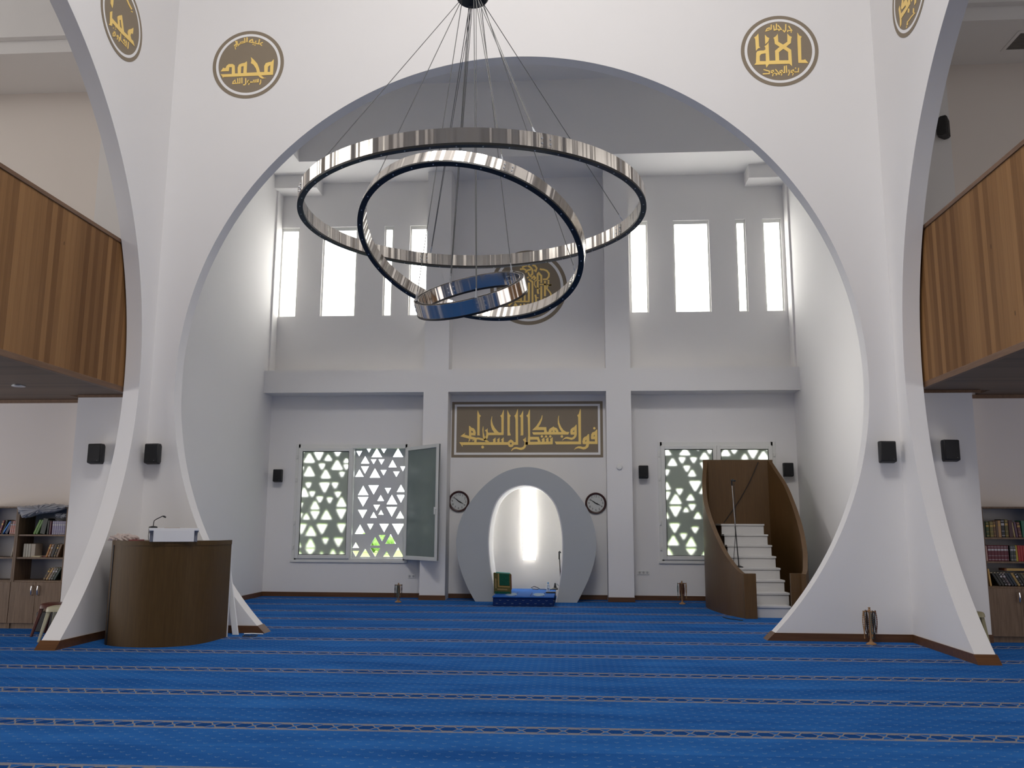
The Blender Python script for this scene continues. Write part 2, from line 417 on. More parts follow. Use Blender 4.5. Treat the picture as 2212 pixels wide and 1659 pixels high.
# outlines of lettering, screen holes and niche ring on their walls, millimetres
TRACE = (
    '{"board":[[[[-1949,3803],[-1912,3716],[-1880,3684],[-1903,3656],[-1904,3302],[-1894,3277],[-1952,3277],[-1956,3741]]],[[[-2127,3478],[-2104,3471],[-2072,3439],[-2032,3427],[-1997,3388],[-1983,3333],[-1991,3278],[-2078,3279],[-2077,3254],[-2124,3267]],[[-2077,3380],[-2051,3365],[-2035,3335],[-2077,3333]]],[[[-2305,3260],[-2197,3338],[-2220,3296],[-2077,3257],[-1967,3230],[-1936,3238],[-1881,3225],[-1834,3214],[-1768,3196],[-1799,3169],[-1849,3170],[-1912,3192],[-1963,3194],[-1966,3134],[-2015,3134],[-2015,3185],[-2100,3204]]],[[[-2124,3208],[-2094,3197],[-2123,3142],[-2132,3146]]],[[[-2049,3179],[-2020,3186],[-2048,3152]]],[[[-2325,3137],[-1693,3139],[-1623,3139],[-1621,3175],[-1629,3188],[-1573,3235],[-1572,3139],[-1533,3139],[-1533,3175],[-1541,3189],[-1489,3234],[-1489,3139],[-1447,3139],[-1448,3176],[-1457,3192],[-1404,3238],[-1403,3139],[-1319,3138],[-1296,3168],[-1257,3193],[-1214,3168],[-1193,3138],[-1156,3138],[-1162,3613],[-1174,3656],[-1188,3683],[-1160,3711],[-1121,3821],[-1113,3820],[-1105,3082],[-1193,3082],[-1217,3044],[-1256,3032],[-1295,3044],[-1317,3082],[-2255,3080],[-2250,3045],[-2264,3053]],[[-1257,3130],[-1241,3124],[-1235,3108],[-1241,3092],[-1257,3086],[-1272,3093],[-1278,3108],[-1272,3124]]],[[[-1843,3348],[-1846,3403],[-1833,3467],[-1825,3462],[-1824,3348],[-1800,3262],[-1756,3192],[-1693,3134],[-1767,3131],[-1810,3184],[-1836,3239]]],[[[-1735,3426],[-1738,3387],[-1730,3334],[-1601,3334],[-1648,3403],[-1673,3489],[-1674,3583],[-1655,3677],[-1647,3673],[-1650,3583],[-1630,3504],[-1586,3426],[-1531,3363],[-1500,3336],[-1453,3336],[-1456,3645],[-1480,3684],[-1451,3708],[-1411,3810],[-1405,3802],[-1406,3289],[-1413,3283],[-1722,3282],[-1733,3231],[-1767,3177],[-1795,3223],[-1768,3278],[-1765,3348],[-1797,3384],[-1758,3403]]],[[[-1332,3810],[-1291,3719],[-1260,3684],[-1279,3656],[-1280,3347],[-1259,3285],[-1265,3275],[-1326,3275]]],[[[-1004,3796],[-999,3288],[-1007,3275],[-1059,3275],[-1052,3315],[-1055,3644],[-1080,3679],[-1051,3706]]],[[[-1808,3037],[-1812,3022],[-1823,3011],[-1837,3007],[-1852,3011],[-1863,3022],[-1867,3037],[-1864,3051],[-1853,3062],[-1838,3066],[-1823,3062],[-1812,3051]]],[[[-1250,2958],[-1225,3005],[-1179,3032],[-1132,3036],[-1085,3024],[-1039,3024],[-1000,3043],[-977,3082],[-973,3136],[-1010,3187],[-977,3210],[-943,3241],[-948,3191],[-935,3140],[-904,3140],[-903,3082],[-932,3082],[-954,3028],[-992,2989],[-1047,2975],[-1093,2985],[-1140,2998],[-1186,2995],[-1217,2978],[-1240,2954]]],[[[-956,3140],[-909,3140],[-900,3268],[-909,3643],[-938,3686],[-907,3714],[-876,3808],[-864,3808],[-859,3246],[-681,3245],[-646,3144],[-615,3144],[-615,3175],[-623,3194],[-565,3240],[-561,3143],[-530,3147],[-530,3182],[-538,3198],[-482,3240],[-480,3147],[-445,3147],[-445,3186],[-453,3201],[-395,3240],[-395,3093],[-956,3080]],[[-859,3187],[-712,3189],[-699,3144],[-861,3142]]],[[[-592,3254],[-595,3242],[-605,3232],[-617,3229],[-630,3232],[-640,3242],[-643,3255],[-640,3267],[-630,3277],[-617,3280],[-605,3277],[-595,3267]]],[[[-506,3252],[-509,3239],[-519,3230],[-532,3226],[-544,3230],[-554,3239],[-557,3252],[-554,3265],[-544,3274],[-531,3278],[-519,3274],[-509,3265]]],[[[-419,3253],[-423,3241],[-432,3231],[-445,3228],[-458,3231],[-467,3241],[-470,3253],[-467,3266],[-458,3276],[-445,3279],[-432,3276],[-423,3266]]],[[[-180,3253],[-184,3239],[-193,3229],[-207,3226],[-220,3229],[-230,3239],[-234,3253],[-230,3267],[-220,3276],[-207,3280],[-193,3276],[-183,3266]]],[[[482,3420],[478,3408],[469,3399],[457,3396],[444,3399],[435,3408],[432,3420],[436,3433],[445,3442],[457,3445],[469,3442],[478,3433]]],[[[-817,3385],[-731,3470],[-669,3564],[-630,3634],[-615,3693],[-603,3689],[-611,3611],[-646,3517],[-689,3447],[-526,3446],[-522,3392],[-514,3349],[-482,3349],[-468,3400],[-429,3431],[-394,3446],[-381,3460],[-363,3442],[-313,3426],[-282,3384],[-274,3345],[-213,3346],[-259,3422],[-289,3516],[-289,3610],[-273,3684],[-264,3681],[-270,3610],[-258,3531],[-220,3446],[-174,3383],[-120,3348],[-54,3344],[-78,3290],[-792,3290],[-817,'
    '3340],[-572,3341],[-572,3383]],[[-404,3384],[-398,3349],[-425,3348]],[[-352,3384],[-319,3348],[-352,3350]]],[[[89,3499],[97,3491],[99,3297],[84,3243],[41,3197],[-13,3181],[-67,3197],[-121,3209],[-167,3197],[-207,3160],[-182,3201],[-136,3236],[-90,3245],[-43,3232],[3,3228],[41,3259],[49,3288],[-28,3288],[-35,3344],[-27,3398],[12,3433],[47,3449]],[[46,3383],[48,3350],[11,3347]]],[[[175,3823],[184,3811],[185,3096],[175,3092],[-326,3090],[-354,3147],[133,3148],[127,3647],[110,3690],[139,3713]]],[[[350,3297],[354,3150],[467,3149],[464,3194],[391,3194],[386,3227],[392,3297],[419,3335],[465,3351],[504,3393],[516,3395],[520,3099],[513,3095],[348,3096],[332,3034],[278,2992],[232,2982],[170,3003],[124,3011],[78,3000],[36,2976],[71,3023],[125,3050],[171,3050],[224,3036],[270,3046],[292,3092],[217,3096],[210,3150],[226,3212],[257,3243],[295,3258],[327,3297],[342,3301]],[[291,3190],[291,3150],[264,3148]],[[465,3289],[464,3254],[434,3252]]]],"front_left":[[[[-5243,8170],[-5205,8234],[-5197,8222],[-5167,8226],[-5158,8258],[-5125,8286],[-5063,8285],[-5031,8261],[-5020,8130],[-4977,8130],[-4984,8223],[-4966,8273],[-4925,8290],[-4878,8299],[-4848,8323],[-4843,8291],[-4840,8135],[-4683,8137],[-4700,8199],[-4745,8265],[-4784,8289],[-4778,8332],[-4790,8390],[-4735,8338],[-4684,8278],[-4656,8212],[-4635,8139],[-4570,8138],[-4575,8238],[-4554,8281],[-4513,8295],[-4466,8303],[-4437,8340],[-4433,8334],[-4434,8089],[-4571,8087],[-4615,8084],[-4569,8046],[-4531,8038],[-4595,8031],[-4624,8048],[-4660,8083],[-5192,8078],[-5202,8064],[-5217,8097],[-5241,8123],[-5069,8123],[-5074,8233],[-5112,8235],[-5118,8171]],[[-4929,8236],[-4909,8242],[-4892,8242],[-4892,8131],[-4930,8131]],[[-4516,8221],[-4483,8249],[-4481,8137],[-4519,8138]]],[[[-4619,8629],[-4652,8618],[-4642,8604],[-4614,8613]]],[[[-4652,8618],[-4671,8595],[-4649,8596],[-4642,8604]]],[[[-4671,8595],[-4632,8562],[-4623,8574],[-4649,8596]]],[[[-4679,8679],[-4688,8609],[-4674,8587],[-4663,8675]]],[[[-4688,8609],[-4735,8623],[-4738,8606],[-4674,8587]]],[[[-4735,8623],[-4778,8636],[-4780,8619],[-4738,8606]]],[[[-4778,8636],[-4816,8642],[-4840,8630],[-4780,8619]]],[[[-4816,8642],[-4809,8654],[-4822,8669],[-4840,8630]]],[[[-4809,8654],[-4787,8663],[-4776,8687],[-4822,8669]]],[[[-4787,8663],[-4780,8629],[-4764,8632],[-4776,8687]]],[[[-4733,8656],[-4737,8616],[-4722,8613],[-4718,8653]]],[[[-4757,8593],[-4758,8588],[-4761,8585],[-4766,8584],[-4771,8585],[-4775,8589],[-4776,8594],[-4775,8599],[-4772,8603],[-4767,8604],[-4762,8603],[-4759,8599]]],[[[-4727,8584],[-4728,8579],[-4732,8575],[-4737,8574],[-4742,8575],[-4745,8579],[-4747,8584],[-4746,8589],[-4742,8593],[-4738,8594],[-4733,8593],[-4729,8589]]],[[[-4876,8714],[-4873,8634],[-4855,8633],[-4858,8713]]],[[[-4913,8704],[-4903,8641],[-4884,8629],[-4896,8706]]],[[[-4903,8641],[-4927,8634],[-4921,8617],[-4884,8629]]],[[[-4927,8634],[-4954,8630],[-4948,8612],[-4921,8617]]],[[[-4954,8630],[-4984,8616],[-4973,8601],[-4948,8612]]],[[[-4984,8616],[-4996,8598],[-5000,8570],[-4973,8601]]],[[[-4996,8598],[-5015,8664],[-5031,8660],[-5000,8570]]],[[[-4929,8658],[-4927,8625],[-4914,8625],[-4915,8658]]],[[[-4950,8652],[-4948,8622],[-4934,8622],[-4936,8651]]],[[[-4972,8645],[-4968,8615],[-4955,8616],[-4958,8645]]],[[[-5051,8659],[-5020,8592],[-5005,8599],[-5036,8666]]],[[[-5044,8585],[-5036,8599],[-5032,8623],[-5056,8594]]],[[[-5036,8599],[-5030,8579],[-5012,8568],[-5032,8623]]],[[[-5030,8579],[-5044,8576],[-5053,8559],[-5012,8568]]],[[[-5044,8576],[-5051,8599],[-5064,8596],[-5053,8559]]],[[[-5052,8574],[-5041,8522],[-5028,8524],[-5039,8576]]],[[[-4626,8019],[-4624,7974],[-4608,7970],[-4611,8019]]],[[[-4624,7974],[-4638,7941],[-4624,7933],[-4608,7970]]],[[[-4666,8032],[-4665,7994],[-4647,7975],[-4648,8031]]],[[[-4665,7994],[-4772,7990],[-4769,7972],[-4647,7975]]],[[[-4772,7990],[-4806,7988],[-4803,7969],[-4769,7972]]],[[[-4687,8025],[-4685,7985],[-4671,7985],[-4674,8025]]],[[[-4711,8022],[-4709,7986],[-4695,7986],[-4697,8022]]],[[[-4735,8019],[-4733,7983],[-4719,7983],[-47'
    '21,8019]]],[[[-4796,8021],[-4820,8013],[-4807,8002],[-4790,8007]]],[[[-4820,8013],[-4823,7976],[-4808,7989],[-4807,8002]]],[[[-4823,7976],[-4780,7974],[-4795,7989],[-4808,7989]]],[[[-4780,7974],[-4785,8014],[-4798,8014],[-4795,7989]]],[[[-4785,8014],[-4797,7966],[-4783,7961],[-4798,8014]]],[[[-4797,7966],[-4809,7943],[-4796,7935],[-4783,7961]]],[[[-4858,8051],[-4852,7968],[-4835,7963],[-4842,8051]]],[[[-4852,7968],[-4862,7949],[-4852,7932],[-4835,7963]]],[[[-4862,7949],[-4885,7950],[-4884,7933],[-4852,7932]]],[[[-4917,8060],[-4912,7966],[-4895,7966],[-4901,8060]]],[[[-4948,8055],[-4943,7980],[-4926,7964],[-4931,8055]]],[[[-4943,7980],[-5034,7977],[-5054,7959],[-4926,7964]]],[[[-5034,7977],[-5032,7992],[-5047,8002],[-5054,7959]]],[[[-5032,7992],[-5017,8008],[-5009,8035],[-5047,8002]]],[[[-5017,8008],[-5012,7973],[-4995,7975],[-5009,8035]]],[[[-4980,8051],[-4976,7973],[-4959,7973],[-4964,8050]]]],"front_right":[[[[2728,8493],[2730,8290],[2747,8268],[2715,8259],[2683,8219],[2680,8407],[2666,8432],[2698,8455]]],[[[2820,8472],[2849,8432],[2880,8415],[2865,8365],[2819,8318]]],[[[2649,8004],[2675,8037],[2686,8190],[2701,8214],[2739,8223],[2796,8224],[2819,8241],[2817,8273],[2804,8285],[2844,8317],[2866,8351],[2866,8239],[2868,8062],[2952,8062],[2953,8215],[3019,8272],[2955,8320],[2949,8397],[2937,8415],[2976,8442],[3003,8479],[3005,8353],[3070,8305],[3133,8348],[3138,8478],[3166,8438],[3200,8421],[3189,8395],[3181,8326],[3114,8272],[3181,8221],[3182,8034],[3182,7964],[3146,8004],[2856,8007],[2819,7953],[2813,8005]],[[2731,8060],[2732,8140],[2756,8170],[2819,8178],[2816,8057]],[[3005,8062],[3006,8189],[3069,8239],[3136,8188],[3136,8059]]],[[[3281,8486],[3305,8440],[3339,8421],[3325,8397],[3318,8058],[3353,8059],[3370,8067],[3413,8006],[3272,8013],[3276,8364]]],[[[2910,8627],[2904,8560],[2919,8546],[2926,8626]]],[[[2904,8560],[2845,8534],[2823,8515],[2919,8546]]],[[[2845,8534],[2860,8555],[2849,8569],[2823,8515]]],[[[2860,8555],[2881,8563],[2893,8587],[2849,8569]]],[[[2881,8563],[2884,8545],[2900,8548],[2893,8587]]],[[[2941,8612],[2948,8526],[2963,8548],[2957,8614]]],[[[2948,8526],[2992,8535],[2976,8551],[2963,8548]]],[[[2992,8535],[3000,8637],[2983,8638],[2976,8551]]],[[[3003,8607],[3038,8557],[3052,8567],[3016,8618]]],[[[3038,8557],[3045,8549],[3068,8532],[3052,8567]]],[[[3045,8549],[3001,8558],[2999,8540],[3068,8532]]],[[[3033,8529],[3032,8523],[3028,8519],[3023,8518],[3018,8519],[3014,8524],[3013,8529],[3015,8535],[3019,8539],[3024,8540],[3029,8538],[3032,8534]]],[[[3116,8626],[3109,8534],[3125,8528],[3132,8625]]],[[[3109,8534],[3099,8518],[3100,8489],[3125,8528]]],[[[3099,8518],[3082,8539],[3069,8526],[3100,8489]]],[[[3154,8591],[3183,8537],[3197,8547],[3168,8601]]],[[[3183,8537],[3193,8528],[3217,8514],[3197,8547]]],[[[3193,8528],[3139,8532],[3138,8514],[3217,8514]]],[[[3189,8518],[3187,8486],[3200,8486],[3201,8517]]],[[[3151,8505],[3150,8500],[3147,8497],[3142,8496],[3138,8497],[3135,8501],[3134,8506],[3135,8511],[3139,8514],[3143,8515],[3147,8514],[3151,8510]]],[[[2775,7918],[2850,7893],[2867,7906],[2780,7935]]],[[[2850,7893],[2849,7870],[2864,7853],[2867,7906]]],[[[2849,7870],[2765,7869],[2765,7851],[2864,7853]]],[[[2888,7897],[2908,7901],[2922,7921],[2885,7913]]],[[[2908,7901],[2909,7885],[2925,7868],[2922,7921]]],[[[2909,7885],[2893,7886],[2878,7870],[2925,7868]]],[[[2893,7886],[2894,7909],[2879,7909],[2878,7870]]],[[[2911,7885],[2894,7820],[2906,7817],[2923,7882]]],[[[2938,7922],[2971,7877],[2983,7887],[2950,7933]]],[[[2971,7877],[2990,7853],[3011,7837],[2983,7887]]],[[[2990,7853],[2922,7878],[2918,7862],[3011,7837]]],[[[2963,7839],[2962,7834],[2958,7830],[2953,7829],[2948,7830],[2944,7834],[2943,7840],[2945,7845],[2948,7849],[2954,7851],[2958,7849],[2962,7845]]],[[[3011,7893],[3031,7897],[3045,7917],[3008,7909]]],[[[3031,7897],[3031,7880],[3047,7865],[3045,7917]]],[[[3031,7880],[3016,7879],[3000,7861],[3047,7865]]],[[[3016,7879],[3017,7904],[3002,7905],[3000,7861]]],[[[3034,7881],[3019,7828],[3031,7824],[3046,7878]]],[[[30'
    '67,7974],[3063,7879],[3078,7861],[3084,7973]]],[[[3063,7879],[3039,7878],[3039,7860],[3078,7861]]],[[[3093,7979],[3094,7865],[3110,7865],[3109,7980]]],[[[3125,7913],[3132,7863],[3147,7861],[3140,7916]]],[[[3132,7863],[3115,7826],[3129,7819],[3147,7861]]],[[[3168,7888],[3191,7897],[3205,7920],[3164,7904]]],[[[3191,7897],[3192,7882],[3207,7866],[3205,7920]]],[[[3192,7882],[3173,7881],[3157,7863],[3207,7866]]],[[[3173,7881],[3174,7899],[3159,7900],[3157,7863]]],[[[3194,7883],[3175,7823],[3187,7819],[3206,7879]]],[[[3264,7938],[3259,7883],[3272,7867],[3279,7936]]],[[[3259,7883],[3200,7882],[3199,7866],[3272,7867]]],[[[3239,7933],[3238,7928],[3234,7924],[3229,7923],[3224,7924],[3220,7929],[3219,7934],[3221,7940],[3225,7943],[3230,7945],[3235,7943],[3238,7939]]]],"side_left":[[[[9850,8223],[9909,8263],[9914,8169],[9905,8095],[9855,8130]]],[[[9908,8058],[9915,7965],[10064,7961],[10052,8008],[10035,8057],[10068,8097],[10137,8149],[10220,7959],[10328,7965],[10311,8010],[10329,8054],[10401,8113],[10441,8152],[10444,8103],[10439,8055],[10401,8048],[10382,8004],[10413,7967],[10464,7969],[10508,7917],[10136,7897],[9935,7908],[9929,7860],[9859,7833],[9881,7868],[9861,8016]],[[10089,8048],[10118,8066],[10165,7966],[10117,7964]]],[[[9984,7816],[10001,7815],[10027,7829],[9996,7831]]],[[[10001,7815],[9996,7808],[9983,7785],[10027,7829]]],[[[9996,7808],[9999,7828],[9982,7819],[9983,7785]]],[[[9959,7783],[9971,7737],[9986,7756],[9976,7794]]],[[[9971,7737],[10026,7770],[10009,7770],[9986,7756]]],[[[10026,7770],[10029,7820],[10011,7810],[10009,7770]]],[[[9975,7860],[9974,7856],[9971,7851],[9965,7847],[9959,7844],[9955,7844],[9953,7846],[9954,7850],[9958,7855],[9963,7860],[9969,7862],[9973,7862]]],[[[10022,7901],[10021,7897],[10017,7892],[10012,7888],[10006,7885],[10001,7885],[9999,7887],[10000,7891],[10004,7896],[10010,7901],[10015,7903],[10020,7904]]],[[[10028,7876],[10027,7872],[10023,7867],[10017,7863],[10012,7860],[10007,7860],[10005,7862],[10006,7866],[10010,7871],[10015,7876],[10021,7878],[10026,7879]]],[[[10059,7807],[10076,7811],[10105,7829],[10067,7821]]],[[[10076,7811],[10072,7806],[10060,7783],[10105,7829]]],[[[10072,7806],[10071,7819],[10054,7809],[10060,7783]]],[[[10087,7814],[10068,7754],[10085,7761],[10104,7821]]],[[[10119,7822],[10115,7752],[10133,7761],[10137,7831]]],[[[10138,7885],[10148,7791],[10165,7805],[10156,7895]]],[[[10148,7791],[10303,7783],[10316,7798],[10165,7805]]],[[[10218,7844],[10241,7851],[10268,7869],[10225,7857]]],[[[10241,7851],[10233,7838],[10226,7818],[10268,7869]]],[[[10233,7838],[10229,7856],[10213,7845],[10226,7818]]],[[[10246,7849],[10257,7811],[10275,7823],[10264,7860]]],[[[10254,7893],[10254,7889],[10251,7885],[10246,7882],[10242,7880],[10238,7880],[10236,7882],[10237,7885],[10240,7889],[10245,7892],[10249,7894],[10253,7894]]],[[[10288,7869],[10290,7788],[10308,7798],[10306,7879]]],[[[10341,7882],[10341,7782],[10359,7792],[10359,7892]]],[[[10375,8390],[10301,8414],[10272,8387],[10347,8362]]],[[[10301,8414],[10246,8445],[10217,8418],[10272,8387]]],[[[10344,8334],[10384,8343],[10397,8363],[10357,8354]]]],"side_right":[[[[10643,8201],[10681,8175],[10663,8024],[10683,7913],[10636,7923],[10614,8000],[10468,8001],[10324,8013],[10311,8084],[10360,8116],[10378,8059],[10402,8104],[10402,8144],[10445,8172],[10529,8154],[10506,8213],[10546,8239],[10604,8145],[10579,8102],[10453,8086],[10450,8059],[10618,8067],[10634,8158]]],[[[10266,8054],[10281,8035],[10274,8010],[10228,8029]]],[[[10174,7993],[10203,7915],[10150,7919],[10130,7964]]],[[[10391,7998],[10413,7955],[10371,7926],[10349,7969]]],[[[10244,7908],[10261,7858],[10229,7844],[10214,7888]]],[[[10261,7858],[10235,7831],[10191,7804],[10229,7844]]],[[[10235,7831],[10321,7845],[10299,7822],[10191,7804]]],[[[10321,7845],[10399,7845],[10376,7822],[10299,7822]]],[[[10399,7845],[10460,7854],[10438,7831],[10376,7822]]],[[[10454,7846],[10475,7819],[10436,7792],[10416,7818]]],[[[10476,7808],[10496,7795],[10473,7778],[10453,7791]]]],"centre":[[[[-792,6034],[-797,6548],[-836,'
    '6528],[-832,6035]]],[[[-797,6548],[-883,6615],[-906,6582],[-836,6528]]],[[[-868,6123],[-869,6524],[-913,6525],[-912,6123]]],[[[-1205,6099],[-872,6095],[-872,6128],[-1205,6133]]],[[[-999,6285],[-998,6124],[-959,6124],[-959,6284]]],[[[-1075,6213],[-1074,6125],[-1039,6125],[-1039,6212]]],[[[-1191,6109],[-1138,6147],[-1146,6171],[-1205,6130]]],[[[-1138,6147],[-1056,6153],[-1058,6178],[-1146,6171]]],[[[-718,6041],[-718,6189],[-758,6184],[-758,6041]]],[[[-718,6189],[-737,6264],[-775,6255],[-758,6184]]],[[[-726,6183],[-685,6176],[-681,6196],[-722,6203]]],[[[-607,6090],[-606,6444],[-650,6444],[-650,6091]]],[[[-608,6512],[-608,6675],[-649,6660],[-649,6512]]],[[[-608,6675],[-681,6762],[-682,6700],[-649,6660]]],[[[-681,6762],[-727,6715],[-686,6696],[-682,6700]]],[[[-727,6715],[-727,6592],[-686,6591],[-686,6696]]],[[[-723,6555],[-723,6305],[-683,6315],[-683,6555]]],[[[-723,6305],[-702,6267],[-668,6286],[-683,6315]]],[[[-662,6463],[-533,6461],[-533,6494],[-662,6496]]],[[[-529,6224],[-528,6556],[-572,6557],[-573,6224]]],[[[-592,6572],[-502,6574],[-521,6610],[-594,6608]]],[[[-502,6574],[-451,6643],[-486,6657],[-521,6610]]],[[[-451,6643],[-447,6722],[-483,6711],[-486,6657]]],[[[-447,6722],[-500,6795],[-522,6764],[-483,6711]]],[[[-500,6795],[-579,6825],[-585,6788],[-522,6764]]],[[[-579,6825],[-626,6826],[-638,6789],[-585,6788]]],[[[-626,6826],[-646,6841],[-667,6811],[-638,6789]]],[[[-414,6485],[-466,6480],[-458,6447],[-411,6451]]],[[[-466,6480],[-516,6457],[-486,6434],[-458,6447]]],[[[-516,6457],[-525,6383],[-491,6392],[-486,6434]]],[[[-525,6383],[-475,6318],[-449,6338],[-491,6392]]],[[[-475,6318],[-443,6272],[-411,6282],[-449,6338]]],[[[-443,6272],[-443,6227],[-411,6210],[-411,6282]]],[[[-443,6227],[-483,6195],[-470,6163],[-411,6210]]],[[[-483,6195],[-578,6183],[-573,6149],[-470,6163]]],[[[-468,6436],[-411,6453],[-421,6485],[-477,6469]]],[[[-455,6556],[-458,6545],[-465,6537],[-476,6535],[-487,6538],[-494,6546],[-497,6557],[-494,6568],[-487,6576],[-476,6579],[-465,6575],[-458,6567]]],[[[-455,6509],[-458,6498],[-466,6491],[-476,6488],[-487,6491],[-495,6499],[-497,6510],[-494,6521],[-487,6529],[-476,6532],[-465,6529],[-458,6520]]],[[[-661,6574],[-727,6593],[-722,6569],[-666,6553]]],[[[-727,6593],[-777,6551],[-757,6539],[-722,6569]]],[[[-777,6551],[-785,6477],[-763,6481],[-757,6539]]],[[[-785,6477],[-753,6412],[-738,6428],[-763,6481]]],[[[-753,6412],[-668,6371],[-659,6391],[-738,6428]]],[[[-1029,6842],[-968,6876],[-979,6912],[-1046,6874]]],[[[-968,6876],[-924,6882],[-930,6919],[-979,6912]]],[[[-1079,6803],[-1006,6809],[-998,6847],[-1082,6840]]],[[[-1006,6809],[-957,6778],[-939,6810],[-998,6847]]],[[[-953,6733],[-907,6780],[-925,6814],[-979,6759]]],[[[-907,6780],[-848,6793],[-856,6829],[-925,6814]]],[[[-921,6885],[-859,6834],[-831,6861],[-898,6916]]],[[[-859,6834],[-836,6797],[-797,6809],[-831,6861]]],[[[-836,6797],[-836,6723],[-797,6706],[-797,6809]]],[[[-836,6723],[-859,6700],[-831,6671],[-797,6706]]],[[[-821,6888],[-770,6874],[-749,6906],[-813,6924]]],[[[-770,6874],[-744,6835],[-704,6841],[-749,6906]]],[[[-744,6835],[-754,6802],[-737,6743],[-704,6841]]],[[[-754,6802],[-770,6816],[-792,6788],[-737,6743]]],[[[-925,6746],[-895,6675],[-866,6697],[-893,6760]]],[[[-895,6675],[-846,6631],[-823,6659],[-866,6697]]],[[[-825,6591],[-782,6635],[-780,6690],[-850,6618]]],[[[-782,6635],[-775,6625],[-730,6625],[-780,6690]]],[[[-775,6625],[-802,6590],[-774,6567],[-730,6625]]],[[[-922,6611],[-883,6636],[-900,6663],[-939,6638]]],[[[-1442,6482],[-1393,6449],[-1377,6468],[-1429,6503]]],[[[-1393,6449],[-1373,6425],[-1354,6441],[-1377,6468]]],[[[-1341,6470],[-1321,6487],[-1321,6524],[-1358,6491]]],[[[-1321,6487],[-1313,6480],[-1272,6479],[-1321,6524]]],[[[-1313,6480],[-1321,6473],[-1321,6436],[-1272,6479]]],[[[-1321,6473],[-1341,6491],[-1358,6470],[-1321,6436]]],[[[-1351,6071],[-1304,6015],[-1237,6084],[-1241,6120],[-1283,6084]]],[[[-1184,6094],[-1148,6061],[-1120,6002],[-1120,5944],[-1205,5945],[-1212,6018]],[[-1177,6028],[-1162,6003],[-1173,5996]]],[[[-1045,5943],['
